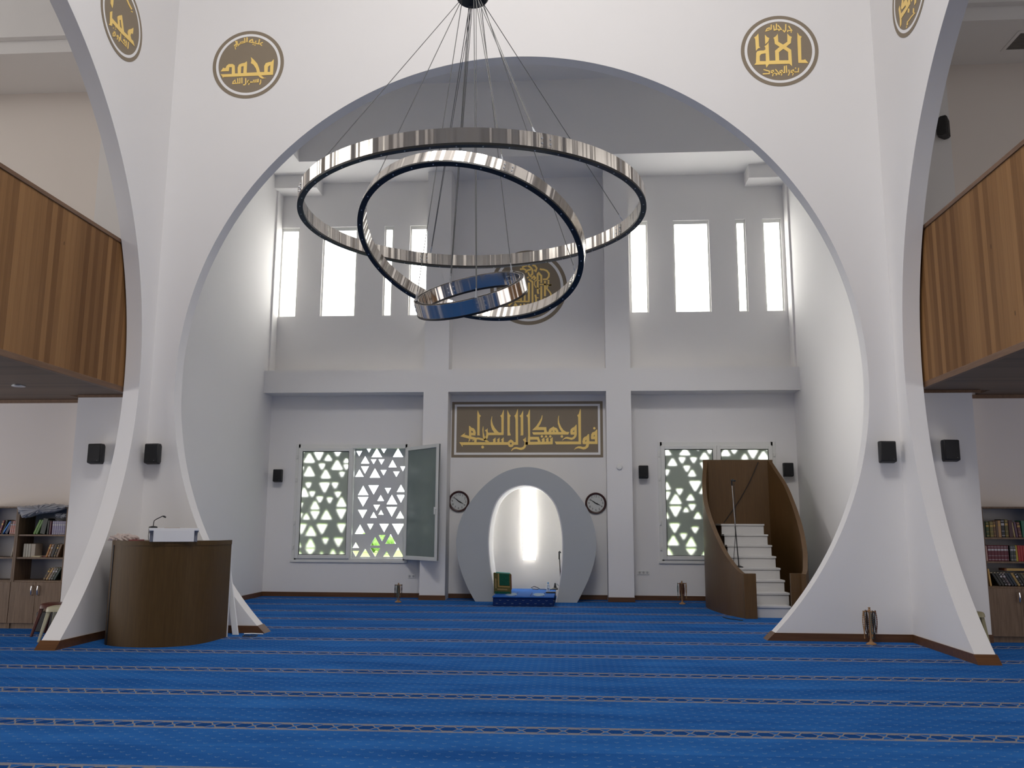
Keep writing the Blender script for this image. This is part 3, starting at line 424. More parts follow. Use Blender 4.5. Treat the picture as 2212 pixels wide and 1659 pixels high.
    '-1046,6063],[-1081,6064],[-1081,5944]]],[[[-969,5949],[-969,6069],[-1009,6070],[-1009,5950]]],[[[-880,5980],[-894,6071],[-929,6066],[-914,5975]]]],"mihrab_outer":[[-1874,-11],[-2064,320],[-2202,681],[-2266,1044],[-2252,1332],[-2163,1622],[-2005,1887],[-1793,2154],[-1526,2381],[-1258,2523],[-935,2590],[-614,2555],[-293,2422],[-28,2210],[182,1947],[338,1685],[440,1373],[463,1063],[421,779],[300,420],[75,-7]],"mihrab_inner":[[-1506,-7],[-1529,274],[-1590,582],[-1633,919],[-1643,1179],[-1620,1467],[-1548,1783],[-1442,1995],[-1256,2155],[-1042,2230],[-854,2235],[-640,2183],[-454,2038],[-322,1867],[-243,1631],[-192,1344],[-180,1058],[-194,723],[-235,415],[-315,6]],"tri_left":[[[-5630,2739],[-5403,2739],[-5525,2932]],[[-5418,2951],[-5223,2950],[-5313,2776]],[[-5189,2778],[-5036,2778],[-5118,2905]],[[-5001,2987],[-4839,2987],[-4915,2855]],[[-4782,2733],[-4661,2733],[-4725,2828]],[[-5305,2702],[-5178,2702],[-5236,2580]],[[-5031,2591],[-4800,2591],[-4923,2786]],[[-4780,2686],[-4659,2686],[-4716,2581]],[[-5618,2456],[-5391,2456],[-5513,2662]],[[-5729,2643],[-5626,2643],[-5673,2543]],[[-5250,2412],[-5051,2412],[-5158,2591]],[[-4862,2531],[-4755,2531],[-4805,2426]],[[-5573,2309],[-5455,2309],[-5509,2191]],[[-5278,2309],[-5066,2310],[-5163,2105]],[[-5015,2310],[-4881,2310],[-4943,2187]],[[-5684,2028],[-5502,2029],[-5602,2222]],[[-5490,2126],[-5366,2126],[-5423,2013]],[[-4946,2119],[-4815,2119],[-4876,2002]],[[-5330,2022],[-5193,2022],[-5256,1894]],[[-5109,2001],[-4989,2002],[-5045,1884]],[[-5447,1771],[-5258,1772],[-5360,1941]],[[-4894,1828],[-4692,1828],[-4800,2023]],[[-5726,1892],[-5614,1893],[-5664,1765]],[[-5445,1722],[-5256,1722],[-5343,1551]],[[-5214,1562],[-4990,1563],[-5110,1754]],[[-4897,1765],[-4695,1766],[-4788,1561]],[[-5727,1679],[-5609,1680],[-5663,1565]],[[-5599,1560],[-5454,1561],[-5532,1685]],[[-5733,1453],[-5519,1455],[-5616,1248]],[[-5528,1227],[-5301,1229],[-5423,1421]],[[-5300,1456],[-5079,1457],[-5181,1250]],[[-4867,1463],[-4694,1464],[-4774,1278]],[[-5174,1170],[-5039,1171],[-5101,1043]],[[-4930,1172],[-4734,1173],[-4825,996]],[[-5738,990],[-5605,991],[-5677,1106]],[[-5517,991],[-5313,993],[-5422,1169]],[[-5524,963],[-5311,964],[-5412,831]],[[-5717,828],[-5584,829],[-5654,906]],[[-5213,832],[-5133,833],[-5176,904]],[[-5001,834],[-4869,835],[-4940,957]],[[-4808,835],[-4698,836],[-4756,912]],[[-5734,2988],[-5620,2988],[-5674,2919]],[[-4541,2979],[-4409,2979],[-4471,2863]],[[-4328,3045],[-4210,3045],[-4266,2942]],[[-4209,2847],[-3982,2847],[-4101,3039]],[[-4023,3047],[-3881,3047],[-3948,2928]],[[-3755,2852],[-3534,2852],[-3650,3039]],[[-4430,2715],[-4248,2715],[-4344,2873]],[[-4224,2804],[-4101,2804],[-4159,2699]],[[-4061,2804],[-3930,2804],[-3992,2689]],[[-3842,2636],[-3667,2636],[-3759,2794]],[[-4428,2657],[-4257,2657],[-4337,2497]],[[-4543,2436],[-4361,2437],[-4458,2597]],[[-4235,2418],[-4009,2419],[-4128,2618]],[[-4009,2581],[-3878,2581],[-3940,2463]],[[-3739,2547],[-3603,2547],[-3668,2432]],[[-3593,2657],[-3481,2657],[-3534,2550]],[[-4471,2055],[-4248,2056],[-4366,2256]],[[-4257,2262],[-4034,2262],[-4139,2066]],[[-3907,2205],[-3774,2205],[-3837,2083]],[[-3653,2122],[-3476,2123],[-3568,2278]],[[-4475,2016],[-4246,2017],[-4354,1817]],[[-4058,1937],[-3915,1937],[-3990,2062]],[[-3860,1868],[-3635,1868],[-3753,2067]],[[-3651,2062],[-3474,2063],[-3558,1900]],[[-4140,1856],[-3995,1857],[-4064,1732]],[[-4461,1751],[-4262,1752],[-4355,1576]],[[-4028,1652],[-3914,1653],[-3974,1758]],[[-4195,1587],[-4053,1588],[-4128,1714]],[[-3864,1813],[-3636,1814],[-3744,1610]],[[-3654,1577],[-3475,1578],[-3568,1734]],[[-4512,1256],[-4285,1258],[-4405,1455]],[[-4257,1463],[-4120,1464],[-4185,1340]],[[-3999,1465],[-3798,1466],[-3893,1291]],[[-3735,1468],[-3475,1470],[-3599,1241]],[[-4174,1021],[-3972,1022],[-4079,1200]],[[-4005,1236],[-3863,1237],[-3930,1106]],[[-3865,1058],[-3637,1060],[-3757,1261]],[[-4549,970],[-4407,971],[-4483,1093]],[[-4547,911],[-4405,912],[-4472,789]],[[-4380,790],[-4170,791],[-4280,961]],[[-4175,970],[-3965,971],[-4'
    '065,792]],[[-3902,793],[-3755,795],[-3832,913]],[[-3698,795],[-3473,797],[-3591,989]]],"tri_right":[[[1831,2892],[2020,2892],[1929,3026]],[[2193,2892],[2407,2891],[2304,3026]],[[2538,3025],[2594,3025],[2565,2979]],[[2746,3022],[2855,3022],[2797,2902]],[[2602,2804],[2780,2804],[2695,2940]],[[1953,2676],[2132,2676],[2046,2820]],[[2176,2832],[2304,2832],[2237,2717]],[[2410,2832],[2532,2832],[2468,2722]],[[2268,2660],[2395,2660],[2329,2543]],[[1859,2581],[1977,2581],[1915,2465]],[[2357,2461],[2506,2461],[2435,2589]],[[2377,2351],[2602,2352],[2483,2151]],[[1830,2192],[1987,2193],[1912,2343]],[[2104,2195],[2236,2196],[2167,2079]],[[1839,2134],[1981,2134],[1906,1977]],[[1975,1906],[2203,1907],[2094,2096]],[[2310,1975],[2462,1976],[2390,2097]],[[1969,1843],[2196,1843],[2077,1641]],[[2348,1887],[2484,1887],[2413,1766]],[[2236,1743],[2344,1743],[2293,1831]],[[2446,1610],[2597,1611],[2525,1736]],[[1837,1613],[1948,1613],[1895,1729]],[[1955,1502],[2157,1503],[2052,1322]],[[2391,1434],[2531,1435],[2458,1317]],[[2162,1303],[2297,1304],[2226,1184]],[[1905,1082],[2131,1083],[2023,1272]],[[2270,1059],[2475,1061],[2378,1239]],[[1825,877],[2005,879],[1919,1022]],[[2269,1010],[2474,1011],[2368,876]],[[2587,883],[2674,883],[2633,957]],[[2605,2727],[2732,2727],[2665,2604]],[[2574,2110],[2713,2111],[2648,2250]],[[2700,2517],[2839,2518],[2765,2365]],[[2678,1807],[2804,1808],[2735,1632]],[[2635,1206],[2784,1207],[2714,1356]],[[3020,2876],[3212,2876],[3122,3025]],[[3223,3022],[3364,3022],[3289,2906]],[[3437,2804],[3563,2804],[3504,2914]],[[3570,2983],[3766,2983],[3661,2814]],[[3929,3021],[3999,3021],[3962,2965]],[[3769,2806],[3980,2806],[3881,2965]],[[3057,2620],[3208,2620],[3137,2748]],[[3357,2543],[3533,2544],[3450,2696]],[[3661,2620],[3837,2620],[3743,2468]],[[3097,2314],[3273,2315],[3180,2162]],[[3439,2062],[3614,2062],[3533,2239]],[[3744,2189],[3919,2189],[3825,2038]],[[3028,1758],[3203,1759],[3120,1910]],[[3305,1810],[3479,1810],[3386,1660]],[[3622,1636],[3821,1636],[3729,1811]],[[3066,1408],[3265,1409],[3159,1234]],[[3456,1211],[3630,1212],[3550,1386]],[[3725,1114],[3898,1115],[3806,966]],[[3149,961],[3323,962],[3242,1110]]]}')
TR = json.loads(TRACE)
def mm(l): return [(a / 1000.0, b / 1000.0) for a, b in l]

# ------------------------------------------------------------------ setting: floor, walls, arches
bm = nb(); box(bm, -14, 12, -8, 19.2, -0.2, 0)
struct('floor', bm, 'carpet')

def arch_loop(c0, lo, hi, h):
    """wall outline with the big circular opening cut down to the floor"""
    half = sqrt(R * R - ZC * ZC); a0 = atan2(-ZC, half)
    n = 180
    arc = [(c0 - R * cos(a0 + (pi - 2 * a0) * i / n), ZC + R * sin(a0 + (pi - 2 * a0) * i / n)) for i in range(n + 1)]
    arc[0] = (arc[0][0], 0); arc[-1] = (arc[-1][0], 0)
    return [(lo, 0)] + arc + [(hi, 0), (hi, h), (lo, h)]

bm = nb(); plate(bm, [arch_loop(XC, XL, XR, HC)], 'y', YF, YF + TH); struct('wall_front', bm, 'plaster')
bm = nb(); plate(bm, [arch_loop(XC, XL, XR, HC)], 'y', YB - TH, YB); struct('wall_back', bm, 'plaster')
bm = nb(); plate(bm, [arch_loop(YC, YB, YF, HC)], 'x', XL - TH, XL); struct('wall_left', bm, 'plaster')
bm = nb(); plate(bm, [arch_loop(YC, YB, YF, HC)], 'x', XR, XR + TH); struct('wall_right', bm, 'plaster')
# dome over the square
bm = nb()
ring = [(XC + 4.9 * cos(2 * pi * i / 64), YC + 4.9 * sin(2 * pi * i / 64)) for i in range(64)]
plate(bm, [[(XL - TH, YB - TH), (XR + TH, YB - TH), (XR + TH, YF + TH), (XL - TH, YF + TH)], ring], 'z', HC, HC + 0.2)
struct('ceiling', bm, 'plaster')
bm = nb(); lathe(bm, [(4.9 * cos(i * pi / 26), 4.9 * sin(i * pi / 26)) for i in range(13)] + [(0.05, 4.9)], (XC, YC, HC + 0.1), 'z', 64, caps=False)
struct('ceiling_dome', bm, 'plaster')

# feet of the arches: brown baseboard wrapped round each foot
BH = 0.098
half0 = sqrt(R * R - ZC * ZC); half1 = sqrt(R * R - (ZC - BH) ** 2)
def foot(name, ax, c0, sgn, end, d0, d1):
    bm = nb()
    plate(bm, [[(c0 + sgn * (half0 - 0.014), 0), (end, 0), (end, BH), (c0 + sgn * (half1 - 0.012), BH)]], ax, d0, d1)
    struct(name, bm, 'brown_trim')
foot('baseboard_front_left', 'y', XC, -1, XL - TH, YF - 0.014, YF + TH + 0.014)
foot('baseboard_front_right', 'y', XC, 1, XR + TH, YF - 0.014, YF + TH + 0.014)
foot('baseboard_left', 'x', YC, 1, YF + TH, XL - TH - 0.014, XL + 0.014)
foot('baseboard_right', 'x', YC, 1, YF + TH, XR - 0.014, XR + TH + 0.014)

# prayer bay behind the front arch
WIN = [(-6.30, -5.90), (-5.372, -4.612), (-4.022, -3.82), (-3.462, -3.06), (1.24, 1.619), (2.156, 2.909), (3.458, 3.666), (4.022, 4.402)]
WZ0, WZ1 = 5.845, 7.84
LW, RW = (-5.70, -3.40, 0.73, 3.055), (1.775, 4.03, 0.76, 3.09)
hole = lambda x0, x1, z0, z1: [(x0, z0), (x1, z0), (x1, z1), (x0, z1)]
loops = [[(-6.6, 0), (-1.74, 0), (-1.74, 1.6), (-1.5, 2.2), (-0.93, 2.36), (-0.34, 2.2), (-0.12, 1.6), (-0.12, 0), (4.8, 0), (4.8, 10.7), (-6.6, 10.7)]]
loops += [hole(a, b, WZ0, WZ1) for a, b in WIN]
loops += [hole(LW[0], LW[1], LW[2], LW[3]), hole(RW[0], RW[1], RW[2], RW[3])]
bm = nb(); plate(bm, loops, 'y', YQ, YQ + 0.16); struct('wall_far', bm, 'plaster')
struct('wall_bay_left', boxes((BXL - 0.25, BXL, YF + TH, YQ, 0, 10.7)), 'plaster')
struct('wall_bay_right', boxes((BXR, BXR + 0.25, YF + TH, YQ, 0, 10.7)), 'plaster')
# beam and two pilasters on the qibla wall, full height
struct('trim_1', boxes((BXL, BXR, YP, YQ, 4.115, 4.58)), 'plaster')
struct('trim_2', boxes((-3.005, -2.50, YP, YQ, 0, 4.115), (-3.005, -2.50, YP, YQ, 4.58, 8.85)), 'plaster')
struct('trim_3', boxes((0.685, 1.18, YP, YQ, 0, 4.115), (0.685, 1.18, YP, YQ, 4.58, 8.85)), 'plaster')
struct('trim_4', boxes((BXL, -5.42, YP + 0.02, YQ, 8.56, 8.85)), 'plaster')
struct('trim_5', boxes((3.68, BXR, YP + 0.02, YQ, 8.56, 8.85)), 'plaster')
struct('trim_6', boxes((BXL, BXL + 0.035, 17.27, YQ, 4.58, 8.56)), 'plaster')
struct('trim_7', boxes((BXR - 0.035, BXR, 17.27, YQ, 4.58, 8.56)), 'plaster')
# bay ceiling: low soffit round a deep coffer
CF = (-5.60, 3.85, 12.6, 16.45)
bm = nb()
plate(bm, [[(BXL - 0.25, YF + TH), (BXR + 0.25, YF + TH), (BXR + 0.25, YQ), (BXL - 0.25, YQ)], hole(*CF)], 'z', 8.85, 9.05)
for b in ((CF[0] - 0.1, CF[0], CF[2], CF[3], 9.05, 10.5), (CF[1], CF[1] + 0.1, CF[2], CF[3], 9.05, 10.5), (CF[0], CF[1], CF[2] - 0.1, CF[2], 9.05, 10.5), (CF[0], CF[1], CF[3], CF[3] + 0.1, 9.05, 10.5), (CF[0] - 0.1, CF[1] + 0.1, CF[2] - 0.1, CF[3] + 0.1, 10.5, 10.7)):
    box(bm, *b)
struct('ceiling_bay', bm, 'plaster')
# bay baseboards
bb = 0.012
struct('baseboard_far', boxes((BXL, -3.005, YQ - bb, YQ, 0, 0.09), (-2.50, -1.8, YQ - bb, YQ, 0, 0.09), (0.0, 0.685, YQ - bb, YQ, 0, 0.09), (1.18, BXR, YQ - bb, YQ, 0, 0.09),
    (-3.005 - bb, -2.50 + bb, YP - bb, YP, 0, 0.09), (0.685 - bb, 1.18 + bb, YP - bb, YP, 0, 0.09), (-3.005 - bb, -3.005, YP, YQ, 0, 0.09), (1.18, 1.18 + bb, YP, YQ, 0, 0.09)), 'brown_trim')
struct('baseboard_bay_left', boxes((BXL, BXL + bb, YF + TH, YQ - bb, 0, 0.09)), 'brown_trim')
struct('baseboard_bay_right', boxes((BXR - bb, BXR, YF + TH, YQ - bb, 0, 0.09)), 'brown_trim')

# mihrab niche: half round, lit by slit panes
NC = (-0.93, YQ + 0.16); NR = 0.86
bm = nb(); n = 24
pts = [(NC[0] + NR * cos(pi - pi * i / n), NC[1] + NR * 1.1 * sin(pi - pi * i / n)) for i in range(n + 1)]
def vis(a, z):   # slits left out of the niche wall
    return (abs(a - pi / 2) < 0.17 and 0.70 < z < 2.5) or (abs(a - 2.86) < 0.10 and 0.70 < z < 2.5)
angs = sorted(set([pi * i / n for i in range(n + 1)] + [pi / 2 - 0.17, pi / 2 + 0.17, 2.76, 2.96]))
zs = [0, 0.70, 2.5, 2.9]
P = {}
for a in angs:
    for z in zs:
        P[a, z] = bm.verts.new((NC[0] + NR * cos(a), NC[1] + NR * 1.1 * sin(a), z))
for i in range(len(angs) - 1):
    for j in range(3):
        if not vis((angs[i] + angs[i + 1]) / 2, (zs[j] + zs[j + 1]) / 2):
            bm.faces.new((P[angs[i], zs[j]], P[angs[i + 1], zs[j]], P[angs[i + 1], zs[j + 1]], P[angs[i], zs[j + 1]]))
top = [bm.verts.new((NC[0] + NR * cos(a), NC[1] + NR * 1.1 * sin(a), 2.9)) for a in angs]
bm.faces.new(top)
geo = bmesh.ops.solidify(bm, geom=bm.faces[:], thickness=-0.10)
struct('wall_niche', bm, 'plaster')
def slit(name, a, ha, z0, z1):
    c = Vector((NC[0] + (NR + 0.075) * cos(a), NC[1] + (NR * 1.1 + 0.075) * sin(a), 0)); t = Vector((-sin(a), cos(a), 0)); nn = Vector((cos(a), sin(a), 0))
    w = ha * NR * 1.04
    def slab(bm, u0, u1, z0, z1, e0, e1):
        vs = box(bm, 0, 1, 0, 1, 0, 1)
        for v in vs: v.co = c + t * (u0 + (u1 - u0) * v.co.x) + nn * (e0 + (e1 - e0) * v.co.y) + Vector((0, 0, z0 + (z1 - z0) * v.co.z))
    bm = nb()
    for q in ((-w - 0.02, -w + 0.012, z0, z1), (w - 0.012, w + 0.02, z0, z1), (-w, w, z0 - 0.02, z0 + 0.015), (-w, w, z1 - 0.015, z1 + 0.02)): slab(bm, *q, -0.03, 0.03)
    o = struct(name, bm, 'pvc')
    bm = nb(); slab(bm, -w, w, z0, z1, 0.005, 0.02); obj('pane', bm, 'niche_glow', o, smooth=False)
slit('window_11', pi / 2, 0.165, 0.70, 2.5)
slit('window_12', 2.86, 0.098, 0.70, 2.5)
struct('niche_light_block', boxes((-2.15, -2.05, YQ + 0.16, 19.15, 0, 3.1), (0.19, 0.29, YQ + 0.16, 19.15, 0, 3.1), (-2.15, 0.29, 19.05, 19.15, 0, 3.1), (-2.15, 0.29, YQ + 0.16, 19.15, 3.1, 3.2)), 'screen')  # added unseen box that keeps outdoor light from leaking into the niche
# outer faces of the soffit between wall and ring are closed by the mihrab ring itself

# aisles left and right
struct('wall_pier_left', boxes((-7.08, XL - TH, 11.76, YA, 0, 8.2)), 'plaster')
struct('wall_pier_right', boxes((XR + TH, 5.34, 11.76, YA, 0, 8.2)), 'plaster')
struct('baseboard_pier_left', boxes((-7.092, XL - TH - 0.02, 11.746, 11.76, 0, 0.1)), 'brown_trim')
struct('baseboard_pier_right', boxes((XR + TH + 0.02, 5.352, 11.746, 11.76, 0, 0.1)), 'brown_trim')
struct('wall_aisle_left', boxes((-14, XL - TH, YA, YA + 0.2, 0, 11)), 'plaster_warm')
struct('wall_aisle_right', boxes((XR + TH, 12, YA, YA + 0.2, 0, 11)), 'plaster_warm')
struct('wall_outer_left', boxes((-14.2, -14, -8, YA, 0, 11)), 'plaster')
struct('wall_outer_right', boxes((12, 12.2, -8, YA, 0, 11)), 'plaster')
struct('wall_entrance', boxes((-14, 12, -8.2, -8, 0, 11)), 'plaster')
for nm, x0, x1 in (('ceiling_left', -14, XL - TH), ('ceiling_right', XR + TH, 12)):
    struct(nm, boxes((x0, x1, 11.05, YA, 8.2, 8.4), (x0, x1, 10.95, 11.05, 8.4, 9.7), (x0, x1, -8, 11.05, 9.7, 9.9)), 'plaster')
struct('ceiling_entrance', boxes((XL - TH, XR + TH, -8, YB - TH, 9.7, 9.9)), 'plaster')

# ------------------------------------------------------------------ windows of the bay
for i, (a, b) in enumerate(WIN):
    f = 0.034
    y0, y1 = YQ + 0.035, YQ + 0.10
    o = struct('window_%d' % (i + 1), boxes((a, a + f, y0, y1, WZ0, WZ1), (b - f, b, y0, y1, WZ0, WZ1), (a + f, b - f, y0, y1, WZ0, WZ0 + 0.018), (a + f, b - f, y0, y1, WZ1 - 0.075, WZ1)), 'pvc')
    part('pane', 'glow', o, (a + f, b - f, y1 - 0.02, y1 - 0.005, WZ0 + 0.018, WZ1 - 0.075))

def big_window(name, x0, x1, z0, z1, open_right):
    o = struct(name, boxes((x0 - 0.045, x0 + 0.045, YQ - 0.02, YQ + 0.07, z0 - 0.04, z1 + 0.045), (x1 - 0.045, x1 + 0.045, YQ - 0.02, YQ + 0.07, z0 - 0.04, z1 + 0.045),
        (x0, x1, YQ - 0.02, YQ + 0.07, z1 - 0.045, z1 + 0.045), (x0, x1, YQ - 0.02, YQ + 0.07, z0 - 0.04, z0 + 0.04),
        ((x0 + x1) / 2 - 0.03, (x0 + x1) / 2 + 0.03, YQ, YQ + 0.07, z0, z1)), 'pvc', bevel=0.004)
    part('sill', 'pvc', o, (x0 - 0.07, x1 + 0.05, YQ - 0.035, YQ - 0.02, z0 - 0.045, z0 + 0.005), bevel=0.004)
    xm = (x0 + x1) / 2
    def sash(a, b):
        s = part('sash', 'pvc', o, (a, a + 0.075, YQ - 0.05, YQ + 0.02, z0 + 0.03, z1 - 0.03), (b - 0.075, b, YQ - 0.05, YQ + 0.02, z0 + 0.03, z1 - 0.03),
                 (a + 0.075, b - 0.075, YQ - 0.05, YQ + 0.02, z1 - 0.105, z1 - 0.03), (a + 0.075, b - 0.075, YQ - 0.05, YQ + 0.02, z0 + 0.03, z0 + 0.105), bevel=0.006)
        g = 0.012
        part('glazing_seal', 'seal', s, (a + 0.075, a + 0.075 + g, YQ - 0.03, YQ, z0 + 0.105, z1 - 0.105), (b - 0.075 - g, b - 0.075, YQ - 0.03, YQ, z0 + 0.105, z1 - 0.105),
             (a + 0.075, b - 0.075, YQ - 0.03, YQ, z1 - 0.105 - g, z1 - 0.105), (a + 0.075, b - 0.075, YQ - 0.03, YQ, z0 + 0.105, z0 + 0.105 + g))
        bm = nb(); bm.faces.new([bm.verts.new(p) for p in ((a + 0.08, YQ - 0.015, z0 + 0.11), (b - 0.08, YQ - 0.015, z0 + 0.11), (b - 0.08, YQ - 0.015, z1 - 0.11), (a + 0.08, YQ - 0.015, z1 - 0.11))])
        obj('frosted_pane', bm, 'frosted', s, smooth=False)
    sash(x0 + 0.02, xm + 0.005)
    for zz in (z0 + 0.25, z0 + 0.75, z1 - 0.7, z1 - 0.22):
        part('hinge', 'pvc', o, (x0 - 0.03, x0 - 0.005, YQ - 0.045, YQ - 0.02, zz - 0.04, zz + 0.04), bevel=0.004)
    if not open_right:
        sash(xm + 0.01, x1 - 0.02)
        for zz in (z0 + 0.25, z1 - 0.22):
            part('hinge', 'pvc', o, (x1 + 0.005, x1 + 0.03, YQ - 0.045, YQ - 0.02, zz - 0.04, zz + 0.04), bevel=0.004)
    else:
        hp = Vector((x1 - 0.0, YQ - 0.06, 0)); fp = Vector((-2.583, 16.625, 0)); u = (fp - hp).normalized(); wv = (fp - hp).length; nrm = Vector((-u.y, u.x, 0))
        def leaf(bm, u0, u1, z0_, z1_, e0, e1):
            for v in box(bm, 0, 1, 0, 1, 0, 1):
                v.co = hp + u * (u0 + (u1 - u0) * v.co.x) + nrm * (e0 + (e1 - e0) * v.co.y) + Vector((0, 0, z0_ + (z1_ - z0_) * v.co.z))
        bm = nb()
        za, zb = z0 + 0.03, z1 - 0.03
        for q in ((0, 0.075, za, zb), (wv - 0.075, wv, za, zb), (0.075, wv - 0.075, zb - 0.075, zb), (0.075, wv - 0.075, za, za + 0.075)): leaf(bm, *q, -0.03, 0.03)
        s = obj('open_sash', bm, 'pvc', o, bevel=0.006)
        bm = nb(); leaf(bm, 0.075, wv - 0.075, za + 0.075, zb - 0.075, -0.012, 0.012); obj('sash_glass', bm, 'green_glass', s, smooth=False)
        bm = nb()
        for q in ((wv - 0.004, wv + 0.004, za + 0.01, zb - 0.01), ): leaf(bm, *q, -0.012, 0.004); leaf(bm, *q, 0.014, 0.022)
        obj('edge_seal', bm, 'seal', s)
        bm = nb(); leaf(bm, wv - 0.05, wv - 0.03, 1.75, 1.79, -0.06, -0.03); leaf(bm, wv - 0.05, wv - 0.03, 1.65, 1.79, -0.075, -0.06); obj('handle', bm, 'pvc', s)
big_window('window_9', *LW, True)
big_window('window_10', *RW, False)

def lattice(name, x0, x1, z0, z1, tris, label):
    def clip(t):
        o = [(min(max(a, x0 + 0.02), x1 - 0.02), min(max(b, z0 + 0.02), z1 - 0.02)) for a, b in t]
        ar = abs((o[1][0] - o[0][0]) * (o[2][1] - o[0][1]) - (o[2][0] - o[0][0]) * (o[1][1] - o[0][1]))
        return o if ar > 0.0008 else None
    hs = [h for h in (clip(mm(t)) for t in tris) if h]
    bm = nb(); plate(bm, [hole(x0, x1, z0, z1)] + hs, 'y', YQ + 0.22, YQ + 0.25)
    tag(obj(name, bm, 'screen', smooth=False), label, 'screen')
lattice('lattice_screen', LW[0] - 0.06, LW[1] + 0.06, LW[2] - 0.06, LW[3] + 0.06, TR['tri_left'], 'grey pierced screen of triangles outside the left window with the open sash')
lattice('lattice_screen', RW[0] - 0.06, RW[1] + 0.06, RW[2] - 0.06, RW[3] + 0.06, TR['tri_right'], 'grey pierced screen of triangles outside the window behind the pulpit')
for nm, q in (('trim_8', LW), ('trim_9', RW)):   # outer reveals, from wall to screen
    struct(nm, boxes((q[0] - 0.06, q[0], YQ + 0.16, YQ + 0.22, q[2], q[3]), (q[1], q[1] + 0.06, YQ + 0.16, YQ + 0.22, q[2], q[3]), (q[0] - 0.06, q[1] + 0.06, YQ + 0.16, YQ + 0.22, q[3], q[3] + 0.06), (q[0] - 0.06, q[1] + 0.06, YQ + 0.16, YQ + 0.22, q[2] - 0.06, q[2])), 'screen')

# garden seen through the screens
tag(obj('lawn', boxes((-60, 60, 19.4, 90, -0.25, -0.05)), 'lawn'), 'sunlit green lawn outside seen through the lower holes of the screen', 'lawn')
bm = nb()
for i in range(120): box(bm, -30 + i * 0.5, -30 + i * 0.5 + 0.44, 50, 50.06, 0, 2.6)
box(bm, -30, 30, 50.06, 50.12, 0.4, 0.5); box(bm, -30, 30, 50.06, 50.12, 2.1, 2.2)
tag(obj('garden_fence', bm, 'fence', smooth=False), 'pale upright-board fence across the far side of the lawn', 'fence')
for bx, by, br in ((on(809, 1113, 1, 47).x, 47, 0.62), (on(832, 1139, 1, 44).x, 44, 0.5)):
    bm = nb(); bmesh.ops.create_icosphere(bm, subdivisions=4, radius=1)
    for v in bm.verts:
        k = 1 + 0.22 * sin(9 * v.co.x + 5 * v.co.z) * sin(8 * v.co.y + 2)
        v.co = Vector((bx + v.co.x * br * k, by + v.co.y * br * k, br * 1.0 + v.co.z * br * k * 0.9))
    tag(obj('bush', bm, 'bush'), ('larger' if br > 0.55 else 'smaller') + ' round green bush on the lawn beyond the open window', 'bush')

# ------------------------------------------------------------------ gallery balconies
def balcony(xf, s, label):
    z0, z1 = 3.245, 5.33
    b = thing('balcony', (xf, 5, z0), label, 'balcony')
    xb = xf + s * 7.3
    lo, hi = min(xf, xf + s * 0.05), max(xf, xf + s * 0.05)
    part('plank_front', 'plank', b, (lo, hi, -6, 11.74, z0 + 0.075, z1 - 0.055))
    lo2, hi2 = min(xf - s * 0.014, xf + s * 0.12), max(xf - s * 0.014, xf + s * 0.12)
    part('top_rail', 'rail', b, (lo2, hi2, -6, 11.75, z1 - 0.055, z1), bevel=0.005)
    lo3, hi3 = min(xf - s * 0.01, xf + s * 0.05), max(xf - s * 0.01, xf + s * 0.05)
    part('lower_edge_board', 'rail', b, (lo3, hi3, -6, 11.74, z0, z0 + 0.075), bevel=0.004)
    lo4, hi4 = min(xf + s * 0.05, xb), max(xf + s * 0.05, xb)
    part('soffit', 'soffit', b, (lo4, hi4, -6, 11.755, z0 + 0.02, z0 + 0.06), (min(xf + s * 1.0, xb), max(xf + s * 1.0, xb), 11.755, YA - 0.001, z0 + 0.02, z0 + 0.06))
    part('wall_strip', 'rail', b, (min(xf + s * 0.05, xf + s * 0.86), max(xf + s * 0.05, xf + s * 0.86), 11.735, 11.756, z0 - 0.015, z0 + 0.02), (min(xf + s * 0.88, xb), max(xf + s * 0.88, xb), YA - 0.02, YA - 0.001, z0 - 0.03, z0 + 0.02))
    part('floor_slab', 'plaster', b, (lo4, hi4, -6, 11.74, z0 + 0.06, z0 + 0.35))
    return b
bl = balcony(-6.215, -1, 'wood-plank gallery balcony seen through the left arch')
br_ = balcony(4.585, 1, 'wood-plank gallery balcony seen through the right arch')
p = on(40, 833, 2, 3.262)
bm = nb(); lathe(bm, [(0.085, 0), (0.085, 0.012), (0.055, 0.012)], (p.x, p.y, 3.251), 'z', 28)
d = tag(obj('downlight', bm, 'silver'), 'round silver downlight set in the soffit of the left balcony', 'light')
bm = nb(); disc(bm, (p.x, p.y, 3.249), 0.05, 0.003, 'z', 24); obj('lens', bm, M('grey_lens', (0.35, 0.40, 0.45), 0.3), d)

